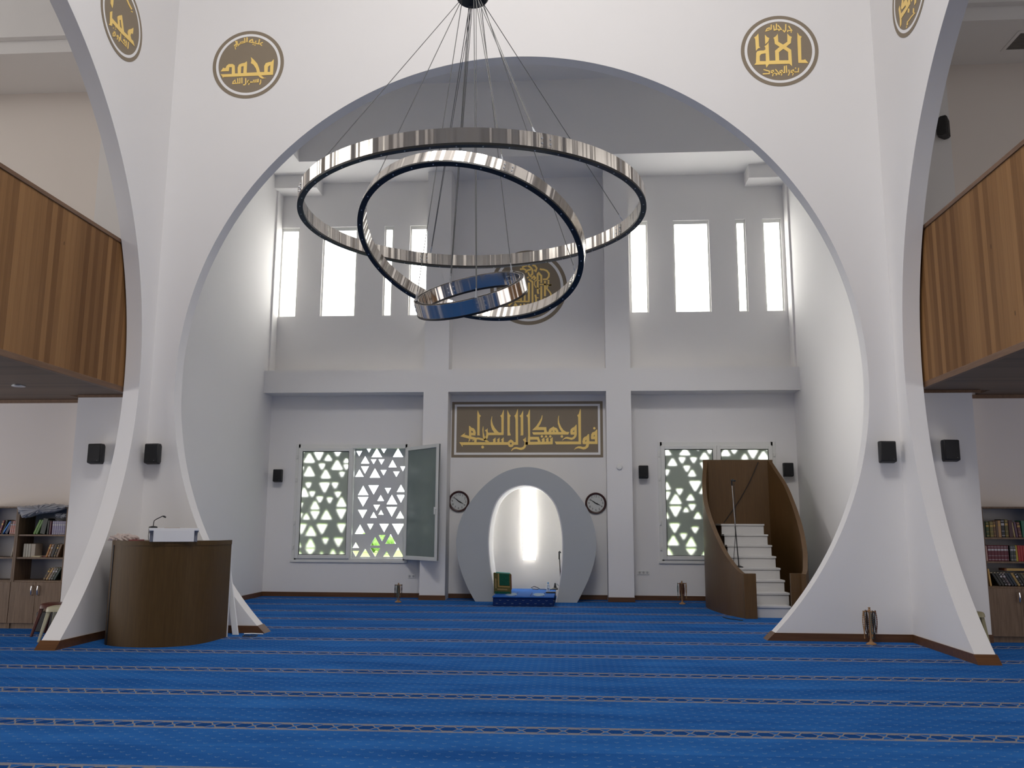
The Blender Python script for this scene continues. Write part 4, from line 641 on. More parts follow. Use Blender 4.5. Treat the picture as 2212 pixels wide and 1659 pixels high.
# ------------------------------------------------------------------ mihrab ring
def smooth_loop(pts, it=2, closed=False):
    for _ in range(it):
        out = [pts[0]]
        for i in range(len(pts) - 1):
            a, b = pts[i], pts[i + 1]
            out += [(a[0] * .75 + b[0] * .25, a[1] * .75 + b[1] * .25), (a[0] * .25 + b[0] * .75, a[1] * .25 + b[1] * .75)]
        out.append(pts[-1]); pts = out
    return pts
mo = smooth_loop(mm(TR['mihrab_outer'])); mi = smooth_loop(mm(TR['mihrab_inner']))
mo[0] = (mo[0][0], 0.0); mo[-1] = (mo[-1][0], 0.0); mi[0] = (mi[0][0], 0.0); mi[-1] = (mi[-1][0], 0.0)
YM = 16.88
bm = nb()
n = len(mo); 
def resample(l, n):
    d = [0]
    for i in range(1, len(l)): d.append(d[-1] + sqrt((l[i][0] - l[i - 1][0]) ** 2 + (l[i][1] - l[i - 1][1]) ** 2))
    out = []; j = 0
    for k in range(n):
        t = d[-1] * k / (n - 1)
        while j < len(l) - 2 and d[j + 1] < t: j += 1
        u = (t - d[j]) / max(1e-9, d[j + 1] - d[j]); u = min(max(u, 0), 1)
        out.append((l[j][0] + (l[j + 1][0] - l[j][0]) * u, l[j][1] + (l[j + 1][1] - l[j][1]) * u))
    return out
mo, mi = resample(mo, 90), resample(mi, 90)
V = [[bm.verts.new((p[0], y, p[1])) for p in l] for l, y in ((mo, YM), (mi, YM), (mi, YQ), (mo, YQ))]
for k in range(4):
    A, B = V[k], V[(k + 1) % 4]
    for i in range(89): bm.faces.new((A[i], A[i + 1], B[i + 1], B[i]))
for e in (0, -1): bm.faces.new([V[k][e] for k in range(4)])
mih = tag(obj('mihrab_surround', bm, 'plaster_grey'), 'grey egg-shaped ring framing the prayer niche at the far wall', 'niche surround')
# white lining of the niche mouth
bm = nb()
mi2 = [(x + (0.02 if x < -0.93 else -0.02) * 1.0, max(0, z - 0.012)) for x, z in mi]
V = [[bm.verts.new((p[0], y, p[1])) for p in l] for l, y in ((mi, YM + 0.002), (mi2, YM + 0.002), (mi2, YQ + 0.17), (mi, YQ + 0.17))]
for k in range(4):
    A, B = V[k], V[(k + 1) % 4]
    for i in range(89): bm.faces.new((A[i], A[i + 1], B[i + 1], B[i]))
obj('niche_lining', bm, 'plaster', mih)

# ------------------------------------------------------------------ calligraphy
def letters(name, loops, ax, d0, d1, parent):
    bm = nb()
    for l in loops: plate(bm, [mm(q) for q in l], ax, d0, d1)
    return obj(name, bm, 'gold', parent, smooth=False)
def rect_ring(bm, a0, a1, b0, b1, w, ax, d0, d1):
    plate(bm, [hole(a0, a1, b0, b1), hole(a0 + w, a1 - w, b0 + w, b1 - w)], ax, d0, d1)
bd = thing('calligraphy_frieze', (-0.93, YQ, 3.4), 'long brown panel of gold Arabic lettering above the prayer niche', 'calligraphy')
bm = nb(); rect_ring(bm, -2.485, 0.632, 2.823, 3.98, 0.055, 'y', YQ - 0.004, YQ - 0.0005); obj('border', bm, 'brown', bd, smooth=False)
bm = nb(); rect_ring(bm, -2.43, 0.577, 2.878, 3.925, 0.045, 'y', YQ - 0.004, YQ - 0.0005); obj('inset_line', bm, 'line', bd, smooth=False)
bm = nb(); box(bm, -2.385, 0.532, YQ - 0.004, YQ - 0.0005, 2.923, 3.88); obj('field', bm, 'brown', bd, smooth=False)
letters('lettering', TR['board'], 'y', YQ - 0.009, YQ - 0.004, bd)

def medallion(name_label, c, r, ax, d, s, key):
    """c = centre in the plane of the wall, s = direction out of the wall"""
    def circ(rr, n=72): return [(c[0] + rr * cos(2 * pi * i / n), c[1] + rr * sin(2 * pi * i / n)) for i in range(n)]
    t = thing('calligraphy_medallion', P3(ax, c[0], c[1], d), name_label, 'calligraphy')
    e0, e1, e2 = d + s * 0.0005, d + s * 0.004, d + s * 0.009
    bm = nb(); plate(bm, [circ(r), circ(r * 0.905)], ax, e0, e1); obj('border', bm, 'brown', t, smooth=False)
    bm = nb(); plate(bm, [circ(r * 0.905), circ(r * 0.835)], ax, e0, e1); obj('inset_line', bm, 'line', t, smooth=False)
    bm = nb(); plate(bm, [circ(r * 0.835)], ax, e0, e1); obj('field', bm, 'brown', t, smooth=False)
    letters('lettering', TR[key], ax, e1, e2, t)
medallion('round brown and gold lettering medallion on front wall left of the big arch', (-4.826, 8.272), 0.548, 'y', YF, -1, 'front_left')
medallion('round brown and gold lettering medallion on front wall right of the big arch', (3.018, 8.213), 0.549, 'y', YF, -1, 'front_right')
medallion('round lettering medallion on the left side wall, cut by the top of the photo', (10.165, 8.10), 0.53, 'x', XL, 1, 'side_left')
medallion('round lettering medallion on the right side wall, cut by the top of the photo', (10.328, 8.219), 0.57, 'x', XR, -1, 'side_right')
medallion('largest round lettering medallion, on the far wall partly behind the chandelier', (-0.898, 6.42), 0.815, 'y', YQ, -1, 'centre')

# ------------------------------------------------------------------ chandelier
HUB = Vector((-0.81, 6.55, 5.815))
ch = thing('ring_chandelier', HUB, 'steel chandelier of three nested tilted rings hanging on thin cables', 'chandelier')
bm = nb(); lathe(bm, [(0.02, 0.10), (0.135, 0.075), (0.135, 0.0), (0.12, -0.02), (0.11, -0.02)], HUB, 'z', 40); hub = obj('hub_disc', bm, 'black', ch)
bm = nb(); tube(bm, [HUB + Vector((0, 0, 0.05)), (HUB.x, HUB.y, 15.9)], 0.02, 10); obj('drop_rod', bm, 'black', ch)
def ring_part(c, nrm, r, h, phis, thick=0.016):
    nrm = Vector(nrm).normalized()
    ex = Vector((1, 0, 0)); ex = (ex - nrm * ex.dot(nrm)).normalized(); ey = nrm.cross(ex)
    mat = Matrix((ex, ey, nrm)).transposed()
    n = 160
    def band(bm, r0, r1, z0, z1):
        rows = [[bm.verts.new((rr * cos(2 * pi * i / n), rr * sin(2 * pi * i / n), zz)) for i in range(n)] for rr, zz in ((r1, z0), (r1, z1), (r0, z1), (r0, z0))]
        for k in range(4):
            A, B = rows[k], rows[(k + 1) % 4]
            for i in range(n): bm.faces.new((A[i], A[(i + 1) % n], B[(i + 1) % n], B[i]))
    def place(o, parent):
        o.location = Vector(c); o.rotation_euler = mat.to_euler()
        base = Vector(ch.location)
        if parent is ch: o.parent = ch; o.location = Vector(c) - base
        else: o.parent = parent; o.location = (0, 0, 0); o.rotation_euler = (0, 0, 0)
    bm = nb(); band(bm, r - 0.005, r, 0.0, h); band(bm, r - 0.040, r - 0.035, 0.0, h)
    rb = obj('ring_band', bm, 'steel'); place(rb, ch)
    bm = nb(); band(bm, r - 0.042, r + 0.002, -0.012, 0.004)
    dc = obj('light_channel', bm, 'channel'); place(dc, rb)
    bm = nb()
    for k in range(int(r * 36)):
        a = 2 * pi * k / int(r * 36)
        lathe(bm, [(0.005, -0.016), (0.005, -0.012)], ((r - 0.02) * cos(a), (r - 0.02) * sin(a), 0), 'z', 6)
    sc = obj('channel_screws', bm, 'silver'); sc['kind'] = 'stuff'; place(sc, rb)
    bm = nb(); band(bm, r - 0.036, r - 0.004, h - 0.012, h - 0.008)
    tc_ = obj('top_cover', bm, 'channel'); place(tc_, rb)
    for ph in phis:
        a0 = radians(ph + 3)
        for rr, sg in ((r, 1), (r - 0.04, -1)):
            bm = nb(); rows = []
            for k in range(7):
                aa = a0 + (k - 3) * 0.018 / r
                rows.append([bm.verts.new((q * cos(aa), q * sin(aa), zz)) for q, zz in ((rr, 0.12 * h), (rr, 0.88 * h), (rr + sg * 0.0015, 0.88 * h), (rr + sg * 0.0015, 0.12 * h))])
            for k in range(6):
                for j in range(4): bm.faces.new((rows[k][j], rows[k][(j + 1) % 4], rows[k + 1][(j + 1) % 4], rows[k + 1][j]))
            bm.faces.new(rows[0]); bm.faces.new(list(reversed(rows[-1])))
            place(obj('splice_plate', bm, 'steel'), rb)
            for da in (-0.03, 0.03):
                for zz in (0.34 * h, 0.66 * h):
                    aa = a0 + da / r; p = Vector((rr * cos(aa), rr * sin(aa), zz)); q = Vector((cos(aa), sin(aa), 0)) * sg
                    bm = nb(); tube(bm, [p, p + q * 0.005], 0.0065, 8); place(obj('bolt', bm, 'silver'), rb)
        a = radians(ph)
        top = Vector(c) + mat @ Vector(((r - 0.02) * cos(a), (r - 0.02) * sin(a), h))
        st = HUB + Vector((0.085 * cos(a), 0.085 * sin(a), -0.015))
        dr = (st - top).normalized()
        bm = nb(); tube(bm, [top + dr * 0.06, st], 0.0032, 6); cb = obj('suspension_cable', bm, 'cable', ch)
        bm = nb(); tube(bm, [top - dr * 0.005, top + dr * 0.012, top + dr * 0.014, top + dr * 0.05, top + dr * 0.052, top + dr * 0.075], [0.011, 0.011, 0.006, 0.008, 0.004, 0.004], 8); obj('cable_gripper', bm, 'silver', cb)
        if ph % 180 > 90:
            off = Vector((0.012, 0.0, 0)); bm = nb(); tube(bm, [top + dr * 0.03 + off * 0.3, st + off * 1.6], 0.0026, 6); obj('power_cord', bm, 'cable', cb)
ring_part((-0.779, 6.55, 3.887), (-0.02, -0.006, 1), 1.372, 0.108, (-66, 24, 114, 204))
ring_part((-0.803, 6.55, 3.625), (0.149, 0.400, 0.904), 0.915, 0.108, (-70, 20, 110, 200))
r3n = Vector((-0.193, -0.471, 0.86)).normalized()
ring_part(Vector((-0.807, 6.55, 3.305)) - r3n * 0.11, r3n, 0.45, 0.11, (-76, 40, 118, 190))

# ------------------------------------------------------------------ speakers
def speaker(c, rot, label, w=0.215, h=0.285, d=0.19, grp=None):
    """c = centre of the cabinet's back on the wall; rot = turn about z"""
    t = thing('speaker', c, label, 'speaker', grp)
    ca, sa = cos(rot), sin(rot)
    def tr(x, y, z): return (c[0] + x * ca - y * sa, c[1] + x * sa + y * ca, c[2] + z)
    bm = nb()
    # tapered body: wide baffle in front tipped slightly down, narrower back
    fr = [(-w / 2, -h * .44), (w / 2, -h * .44), (w / 2 * 1.0, h / 2), (-w / 2, h / 2)]
    b_ = [(-w * .34, -h * .38), (w * .34, -h * .38), (w * .34, h * .42), (-w * .34, h * .42)]
    md = [(-w / 2, -h / 2), (w / 2, -h / 2), (w / 2, h / 2), (-w / 2, h / 2)]
    rows = []
    for l, y in ((b_, -0.05), (md, -d * .62), (fr, -d)):
        rows.append([bm.verts.new(tr(x, y, z)) for x, z in l])
    for i in range(2):
        for k in range(4): bm.faces.new((rows[i][k], rows[i][(k + 1) % 4], rows[i + 1][(k + 1) % 4], rows[i + 1][k]))
    bm.faces.new(rows[0]); bm.faces.new(list(reversed(rows[2])))
    obj('cabinet', bm, 'black', t, bevel=0.014)
    bm = nb(); l = [(x * .9, z * .92) for x, z in fr]
    A = [bm.verts.new(tr(x, -d + 0.002, z)) for x, z in l]; B = [bm.verts.new(tr(x * .97, -d - 0.008, z * .97)) for x, z in l]
    for k in range(4): bm.faces.new((A[k], A[(k + 1) % 4], B[(k + 1) % 4], B[k]))
    bm.faces.new(B); bm.faces.new(list(reversed(A)))
    g = obj('grille', bm, 'grille', t, bevel=0.004)
    bm = nb(); tube(bm, [tr(w * .28, -d - 0.007, -h * .33), tr(w * .28, -d - 0.0095, -h * .33)], 0.005, 10); obj('badge', bm, M('grey_badge', (0.16, 0.16, 0.17), 0.6), g)
    bm = nb(); tube(bm, [tr(0, 0.0, 0), tr(0, -0.055, 0)], 0.02, 10); obj('wall_bracket', bm, 'black', t)
def spk(px, py, yw, rot, label, **k):
    p = on(px, py, 1, yw - 0.12); speaker(Vector((p.x, yw, p.z)), rot, label, **k)
spk(212, 981, 11.76, -0.12, 'black wall speaker on the pier left of the left column')
spk(335, 981, YF, -0.15, 'black wall speaker on the front wall left of the big arch, above the lectern')
spk(1912, 977, YF, 0.12, 'black wall speaker on the front wall right of the big arch')
spk(2048, 974, 11.76, 0.14, 'black wall speaker on the pier right of the right column')
spk(603, 1028, YQ, -0.12, 'black wall speaker on the far wall left of the left window', w=0.19, h=0.265)
spk(1389, 1020, YQ, 0.05, 'black wall speaker on the far wall left of the right window', w=0.19, h=0.265)
spk(1700, 1015, YQ, 0.12, 'black wall speaker on the far wall right of the wooden pulpit', w=0.20, h=0.275)
p = on(2026, 272, 1, 11.62)
speaker(Vector((XR + TH + 0.56, 11.76, p.z)), 1.0, 'black wall speaker up on the pier above the right balcony')

# ------------------------------------------------------------------ clocks
def text_mesh(bm, s, size, c, tilt=0.0):
    cu = bpy.data.curves.new('t', 'FONT'); cu.body = s; cu.size = size; cu.align_x = 'CENTER'; cu.align_y = 'CENTER'; cu.resolution_u = 3
    o = bpy.data.objects.new('t', cu); COL.objects.link(o)
    dg = bpy.context.evaluated_depsgraph_get(); dg.update()
    me = bpy.data.meshes.new_from_object(o.evaluated_get(dg))
    vs = [bm.verts.new((c[0] + v.co.x * cos(tilt) - v.co.y * sin(tilt), c[1], c[2] + v.co.x * sin(tilt) + v.co.y * cos(tilt))) for v in me.vertices]
    for p in me.polygons:
        try: bm.faces.new([vs[i] for i in p.vertices])
        except ValueError: pass
    bpy.data.objects.remove(o); bpy.data.curves.remove(cu); bpy.data.meshes.remove(me)
def clock(px, py, label, tilt):
    p = on(px, py, 1, YQ - 0.04); c = Vector((p.x, YQ, p.z)); r = 0.215
    t = thing('wall_clock', c, label, 'clock')
    bm = nb(); lathe(bm, [(r * .80, -0.001), (r, -0.001), (r, -0.03), (r * .97, -0.040), (r * .90, -0.042), (r * .83, -0.034), (r * .805, -0.018), (r * .80, -0.010)], c, 'y', 56); obj('rim', bm, 'clock_rim', t)
    bm = nb(); lathe(bm, [(r * .83, -0.008), (r * .83, -0.016)], c, 'y', 48); f = obj('dial', bm, 'clock_face', t)
    bm = nb()
    for h in range(1, 13):
        a = radians(90 - 30 * h) + tilt
        text_mesh(bm, str(h), 0.062, (c.x + r * .64 * cos(a), c.y - 0.0175, c.z + r * .64 * sin(a)), tilt)
    obj('numerals', bm, 'ink', f, smooth=False)
    for nm, ang, ln, wd, y in (('minute_hand', radians(90 - 306), 0.70, 0.011, -0.022), ('hour_hand', radians(90 - 115.5), 0.56, 0.014, -0.020)):
        a = ang + tilt; bm = nb(); u = Vector((cos(a), 0, sin(a))); w = Vector((-sin(a), 0, cos(a)))
        q = [c + u * (-0.03) + w * wd * .5, c + u * 0.03 + w * wd, c + u * r * ln, c + u * 0.03 - w * wd, c + u * (-0.03) - w * wd * .5]
        A = [bm.verts.new(v + Vector((0, y, 0))) for v in q]; B = [bm.verts.new(v + Vector((0, y - 0.0015, 0))) for v in q]
        bm.faces.new(A); bm.faces.new(list(reversed(B)))
        for i in range(5): bm.faces.new((A[i], A[(i + 1) % 5], B[(i + 1) % 5], B[i]))
        obj(nm, bm, 'ink', t, smooth=False)
clock(991, 1083, 'round mahogany-rimmed wall clock left of the prayer niche', -0.05)
clock(1287, 1087, 'round mahogany-rimmed wall clock right of the prayer niche', 0.02)

# ------------------------------------------------------------------ small wall fittings
def sockets(px, py, n, label):
    p = on(px, py, 1, YQ - 0.006)
    t = thing('wall_socket', (p.x, YQ, p.z), label, 'socket')
    w = 0.075
    part('plate', 'pvc', t, (p.x - n * w / 2, p.x + n * w / 2, YQ - 0.010, YQ - 0.0005, p.z - 0.04, p.z + 0.04), bevel=0.003)
    for i in range(n):
        bm = nb(); disc(bm, (p.x - n * w / 2 + w * (i + .5), YQ - 0.0115, p.z), 0.022, 0.002, 'y', 20); obj('outlet', bm, M('grey_outlet', (0.42, 0.42, 0.42), 0.5), t)
sockets(889, 1245, 2, 'white double socket low on the far wall left of the left pilaster')
sockets(1390, 1237, 3, 'white triple socket low on the far wall right of the right pilaster')
p = on(1338, 1009, 1, YP - 0.02)
bm = nb(); lathe(bm, [(0.055, -0.0005), (0.055, -0.02), (0.045, -0.035), (0.02, -0.038)], (p.x, YP, p.z), 'y', 28)
tag(obj('wall_sensor', bm, 'pvc'), 'small round white sensor on the right pilaster', 'sensor')
# air vent in the right aisle soffit
vt = thing('ceiling_vent', (6.2, 11.45, 8.2), 'square slatted air vent in the ceiling at the upper right corner', 'vent')
a, b = on(2172, 106, 2, 8.2), on(2205, 70, 2, 8.2)
vx0, vx1, vy0, vy1 = a.x, a.x + 0.75, b.y, a.y
bm = nb(); plate(bm, [hole(vx0 - 0.05, vx1 + 0.05, vy0 - 0.05, vy1 + 0.05), hole(vx0, vx1, vy0, vy1)], 'z', 8.185, 8.1995); obj('vent_frame', bm, 'plaster', vt, bevel=0.004)
bm = nb()
for i in range(12):
    y = vy0 + (vy1 - vy0) * (i + .5) / 12; box(bm, vx0, vx1, y - 0.012, y + 0.012, 8.188, 8.1995)
obj('slats', bm, 'vent', vt)

# ------------------------------------------------------------------ lectern
LP = [(-5.80, 11.30), (-5.79, 10.95), (-5.76, 10.70), (-5.72, 10.52), (-5.66, 10.41), (-5.58, 10.335), (-5.48, 10.28), (-5.36, 10.24), (-5.24, 10.215), (-5.12, 10.205), (-5.0, 10.215), (-4.88, 10.245), (-4.77, 10.30), (-4.67, 10.38), (-4.59, 10.49), (-4.535, 10.63), (-4.505, 10.80), (-4.495, 11.0), (-4.495, 11.26)]
LP = smooth_loop(LP, 2)
LZ = 1.24
lt = thing('lectern', (-5.15, 10.75, 0), 'brown veneered lectern with a curved front in front of the left column', 'lectern')
def skin(bm, pts, z0, z1, off, th=0.02):
    """upright curved board along plan points"""
    n = len(pts); N_ = []
    for i in range(n):
        a, b = Vector(pts[max(i - 1, 0)]), Vector(pts[min(i + 1, n - 1)])
        t = (b - a).normalized(); N_.append(Vector((t.y, -t.x)))
    o = [Vector(p) - N_[i] * -off for i, p in enumerate(pts)]
    q = [v - N_[i] * th for i, v in enumerate(o)]
    rows = []
    for i in range(n):
        rows.append([bm.verts.new((*o[i], z0)), bm.verts.new((*o[i], z1)), bm.verts.new((*q[i], z1)), bm.verts.new((*q[i], z0))])
    for i in range(n - 1):
        for k in range(4): bm.faces.new((rows[i][k], rows[i][(k + 1) % 4], rows[i + 1][(k + 1) % 4], rows[i + 1][k]))
    bm.faces.new(rows[0]); bm.faces.new(list(reversed(rows[-1])))
ks = min(range(len(LP)), key=lambda i: (LP[i][0] + 5.63) ** 2 + (LP[i][1] - 10.37) ** 2)
# plan runs counter-clockwise round the front, so outward is to the right of travel
bm = nb(); skin(bm, LP[:ks + 1], 0, LZ, 0.006); obj('side_panel', bm, 'lectern', lt)
bm = nb(); skin(bm, LP[ks:], 0, LZ - 0.035, 0.0); obj('front_panel', bm, 'lectern', lt)
bm = nb(); skin(bm, LP[ks:], LZ - 0.055, LZ, 0.006); obj('top_band', bm, 'lectern', lt)
bm = nb(); plate(bm, [[(a * 1.0, b) for a, b in LP]], 'z', LZ - 0.03, LZ - 0.008); obj('top_board', bm, 'lectern', lt)
bm = nb(); skin(bm, [LP[ks], LP[ks + 1]], 0.0, LZ - 0.055, 0.0075, 0.01); obj('panel_joint', bm, 'black', lt)
part('back_edge', 'white', lt, (-4.515, -4.49, 11.26, 11.285, 0, LZ - 0.03), (-5.79, -4.515, 11.28, 11.30, 0, 0.9))
# slanted white book stand hooked over the front
bs = thing('book_stand', (-4.95, 10.45, LZ), 'white-topped book stand with a white sheet hung on its front, on the lectern', 'book stand')
sd = Vector((-0.437, 0.899)); su = Vector((0.899, 0.437))           # the stand faces the hall, turned like the lectern's front
s0 = min(Vector(p).dot(sd) for p in LP) - 0.012
def sq(px, py, dd=0.0):
    """point on the upright plane of the stand's front (dd metres behind it)"""
    d = CR * ((px - CX) / FPX) - CU * ((py - CY) / FPX) + _f
    t = (s0 + dd - EYE.x * sd.x - EYE.y * sd.y) / (d.x * sd.x + d.y * sd.y)
    q = EYE + d * t
    return q.x * su.x + q.y * su.y, q.z
def sbox(bm, u0, u1, d0, d1, z0, z1, tilt=0.0):
    for v in box(bm, 0, 1, 0, 1, 0, 1):
        u = u0 + (u1 - u0) * v.co.x; dd = d0 + (d1 - d0) * v.co.y; z = z0 + (z1 - z0) * v.co.z - tilt * (dd - d0)
        p2 = su * u + sd * (s0 + dd); v.co = Vector((p2.x, p2.y, z))
u0, zt = sq(322.5, 1140.5, 0.03); u1, zb = sq(430, 1146.5, 0.03)
bm = nb(); sbox(bm, u0, u1, 0.0, 0.34, zb, zt, 0.10); obj('slanted_top', bm, 'white', bs, bevel=0.003)
ua, _z = sq(324, 1150, 0.06); ub, _z = sq(427, 1150, 0.06)
bm = nb(); sbox(bm, ua, ub, 0.045, 0.06, LZ - 0.007, zb - 0.004); obj('front_board', bm, M('slate_grey_board', (0.20, 0.21, 0.25), 0.5), bs)
for q in ((ua, ua + 0.02), (ub - 0.02, ub)):
    bm = nb(); sbox(bm, q[0], q[1], 0.06, 0.32, LZ - 0.007, zb - 0.03); obj('side_cheek', bm, 'white', bs)
ua, z1 = sq(332, 1146.5); ub, z0 = sq(418.5, 1170)
bm = nb(); sbox(bm, ua, ub, -0.004, 0.004, z0, z1 + 0.006); obj('hanging_sheet', bm, 'white', bs)
um, _z = sq(372, 1140, 0.1)
bm = nb(); sbox(bm, um - 0.09, um + 0.09, 0.10, 0.24, zt - 0.006, zt + 0.004, 0.10)
tag(obj('booklet', bm, M('tan_paper', (0.30, 0.22, 0.15), 0.7)), 'thin tan booklet lying on top of the book stand', 'book')
# gooseneck microphone
g0 = on(331, 1139, 1, 10.36)
gm = thing('gooseneck_microphone', g0, 'black gooseneck microphone at the left end of the white book stand', 'microphone')
bm = nb(); lathe(bm, [(0.055, -0.012), (0.05, 0.008), (0.02, 0.016)], g0, 'z', 24)
for v in bm.verts: v.co.y = g0.y + (v.co.y - g0.y) * 0.7
obj('base', bm, 'black', gm)
gp = [on(x, y, 1, 10.36) for x, y in ((331, 1137), (332, 1130), (333, 1125), (337, 1122), (345, 1118), (351, 1115))]
bm = nb(); tube(bm, gp, 0.0055, 8); obj('gooseneck', bm, 'black', gm)
bm = nb(); tube(bm, [gp[-1], on(354, 1115.5, 1, 10.36), on(358, 1117.5, 1, 10.36)], [0.006, 0.011, 0.010], 10); obj('capsule', bm, 'black', gm)
bm = nb(); tube(bm, [on(x, y, 1, 10.345) for x, y in ((322, 1142), (321.5, 1150), (320.5, 1158), (321, 1166))], 0.004, 6); obj('cord', bm, 'cable_dark', gm)

def lump(name, c, sx, sy, sz, mat, label, cat, seed=0, amp=0.25, sub=4):
    rnd = random.Random(seed); ph = [rnd.uniform(0, 6.28) for _ in range(9)]
    bm = nb(); bmesh.ops.create_icosphere(bm, subdivisions=sub, radius=1)
    for v in bm.verts:
        d = v.co.copy()
        k = 1 + amp * (sin(5 * d.x + 3 * d.z + ph[0]) * sin(6 * d.y + ph[1]) + 0.7 * abs(sin(9 * d.x - 5 * d.y + ph[2])) - 0.4 + 0.45 * sin(15 * d.x + 11 * d.y + 9 * d.z + ph[3]))
        p = Vector((d.x * sx * k, d.y * sy * k, d.z * sz * k))
        if p.z < -sz * 0.35: p.z = -sz * 0.35
        v.co = Vector(c) + Vector((0, 0, sz * 0.35)) + p
    return tag(obj(name, bm, mat, angle=25), label, cat)
p = on(270, 1166, 1, 10.55)
lump('plastic_bag', (p.x, 10.52, LZ - 0.006), 0.17, 0.11, 0.062, 'pinkbag', 'crumpled pinkish plastic bag on the left end of the lectern', 'bag', 5, 0.17, 5)
p = on(297, 1164, 1, 10.5)
part_ = tag(obj('notebook', boxes((p.x - 0.07, p.x + 0.05, 10.42, 10.58, LZ - 0.007, LZ + 0.012)), M('red_cover', (0.20, 0.05, 0.05), 0.5), bevel=0.003), 'thin red notebook beside the crumpled bag on the lectern', 'book')
# white plank leaning behind the lectern
bm = nb(); A = on(510, 1371, 2, 0.0); B = on(494, 1232, 1, 11.64); w = Vector((0.080, -0.01, 0)); t = Vector((0.006, 0.02, 0))
vs = box(bm, 0, 1, 0, 1, 0, 1)
for v in vs: v.co = A + (B - A) * v.co.z + w * (v.co.x - 0.5) - t * v.co.y
tag(obj('leaning_plank', bm, 'white', bevel=0.002), 'narrow white plank leaning on the wall at the right side of the lectern', 'plank')
bm = nb(); tube(bm, [on(527, 1369, 2, 0.012), on(545, 1368.5, 2, 0.012), on(568, 1369.5, 2, 0.012)], 0.008, 8)
tag(obj('white_rod', bm, 'white'), 'thin white rod on the carpet at the tip of the left arch foot', 'rod')
bm = nb()
cp = [on(x, y, 2, 0.008) for x, y in ((524, 1374), (530, 1371.5), (540, 1373), (548, 1371), (556, 1372), (552, 1374), (540, 1375), (530, 1374.5), (524, 1375))]
tube(bm, cp, 0.005, 6)
tag(obj('floor_cable', bm, 'cable_dark'), 'short black cable curled on the carpet near the left arch foot', 'cable')

# ------------------------------------------------------------------ pulpit (minbar)
PC = 3.23
prof = [(14.37, 2.735, .70), (14.42, 2.715, .70), (14.55, 2.66, .76), (14.75, 2.60, .87), (15.0, 2.53, 1.04), (15.4, 2.46, 1.33), (15.8, 2.42, 1.62), (16.15, 2.41, 1.89), (16.5, 2.44, 2.21), (16.85, 2.51, 2.49), (17.12, 2.585, 2.735)]
def cat_rom(P, k=5):
    out = []
    for i in range(len(P) - 1):
        p0, p1, p2, p3 = P[max(i - 1, 0)], P[i], P[i + 1], P[min(i + 2, len(P) - 1)]
        for j in range(k):
            t = j / k
            out.append(tuple(0.5 * (2 * b + (c - a) * t + (2 * a - 5 * b + 4 * c - d) * t * t + (3 * b - a - 3 * c + d) * t ** 3) for a, b, c, d in zip(p0, p1, p2, p3)))
    out.append(P[-1]); return out
pr = cat_rom(prof)
mb = thing('pulpit', (PC, 15.8, 0), 'curved wooden pulpit with white stairs in front of the right window', 'pulpit')
for s in (-1, 1):
    bm = nb(); rows = []
    for i, (y, xl, z) in enumerate(pr):
        a, b = pr[max(i - 1, 0)], pr[min(i + 1, len(pr) - 1)]
        tx, ty = b[1] - a[1], b[0] - a[0]; L_ = sqrt(tx * tx + ty * ty); nx, ny = ty / L_, -tx / L_     # inward
        xo, yo = xl, y; xi, yi = xl + nx * 0.075, y + ny * 0.075
        if s > 0: xo, xi = 2 * PC - xo, 2 * PC - xi
        rows.append([bm.verts.new((xo, yo, 0)), bm.verts.new((xo, yo, z)), bm.verts.new((xi, yi, z)), bm.verts.new((xi, yi, 0))])
    for i in range(len(rows) - 1):
        for k in range(4): bm.faces.new((rows[i][k], rows[i][(k + 1) % 4], rows[i + 1][(k + 1) % 4], rows[i + 1][k]))
    bm.faces.new(rows[0]); bm.faces.new(list(reversed(rows[-1])))
    obj('curved_parapet', bm, 'minbar', mb)
part('newel_panel', 'minbar', mb, (2.73, 2.925, 14.31, 14.375, 0, .705), bevel=0.003)
part('newel_panel', 'minbar', mb, (3.50, 3.735, 14.45, 14.515, 0, .705), bevel=0.003)
part('back_panel', 'minbar', mb, (2.56, 2 * PC - 2.56, 17.10, 17.15, 0, 2.735), bevel=0.003)
for k in range(8):
    y = 14.5 + .28 * k; z = .187 * (k + 1); xa, xb = (2.93, 3.50) if k < 1 else (2.76, 3.555)
    yb = 17.09 if k == 7 else y + 0.40
    st = part('stair_riser', 'step', mb, (xa + 0.012, xb - 0.012, y + 0.02, min(y + 0.05, yb), max(0, z - .187 - 0.01), z - 0.032))
    part('stair_tread', 'step', mb, (xa, xb, y, min(y + .31, yb) if k < 7 else yb, z - 0.032, z), bevel=0.003)
part('stair_carcass', 'minbar', mb, *[(2.80, 3.52, 14.5 + .28 * k + 0.05, 17.08, max(0.0, .187 * k - 0.02), .187 * (k + 1) - 0.034) for k in range(1, 8)])
# microphone stand on the stairs
mz = .187 * 4
ms = thing('microphone_stand', (2.86, 15.46, mz), 'tall microphone stand standing on the white pulpit stairs', 'microphone stand')
bm = nb(); lathe(bm, [(0.075, 0), (0.075, 0.012), (0.03, 0.03), (0.012, 0.035)], (2.875, 15.46, mz), 'z', 28); obj('round_base', bm, 'black', ms)
bm = nb(); tube(bm, [(2.875, 15.46, mz + 0.02), (2.842, 15.49, 1.45)], 0.009, 8); obj('lower_pole', bm, 'black', ms)
bm = nb(); tube(bm, [(2.842, 15.49, 1.42), (2.815, 15.51, 2.17)], 0.0075, 8); obj('upper_pole', bm, 'chrome', ms)
bm = nb(); tube(bm, [(2.815, 15.51, 2.16), (2.812, 15.50, 2.25), (2.835, 15.47, 2.27)], 0.013, 8); obj('clip', bm, 'black', ms)
bm = nb(); tube(bm, [(2.80, 15.50, 2.255), (2.86, 15.44, 2.24)], [0.014, 0.018], 10); obj('microphone', bm, 'black', ms)
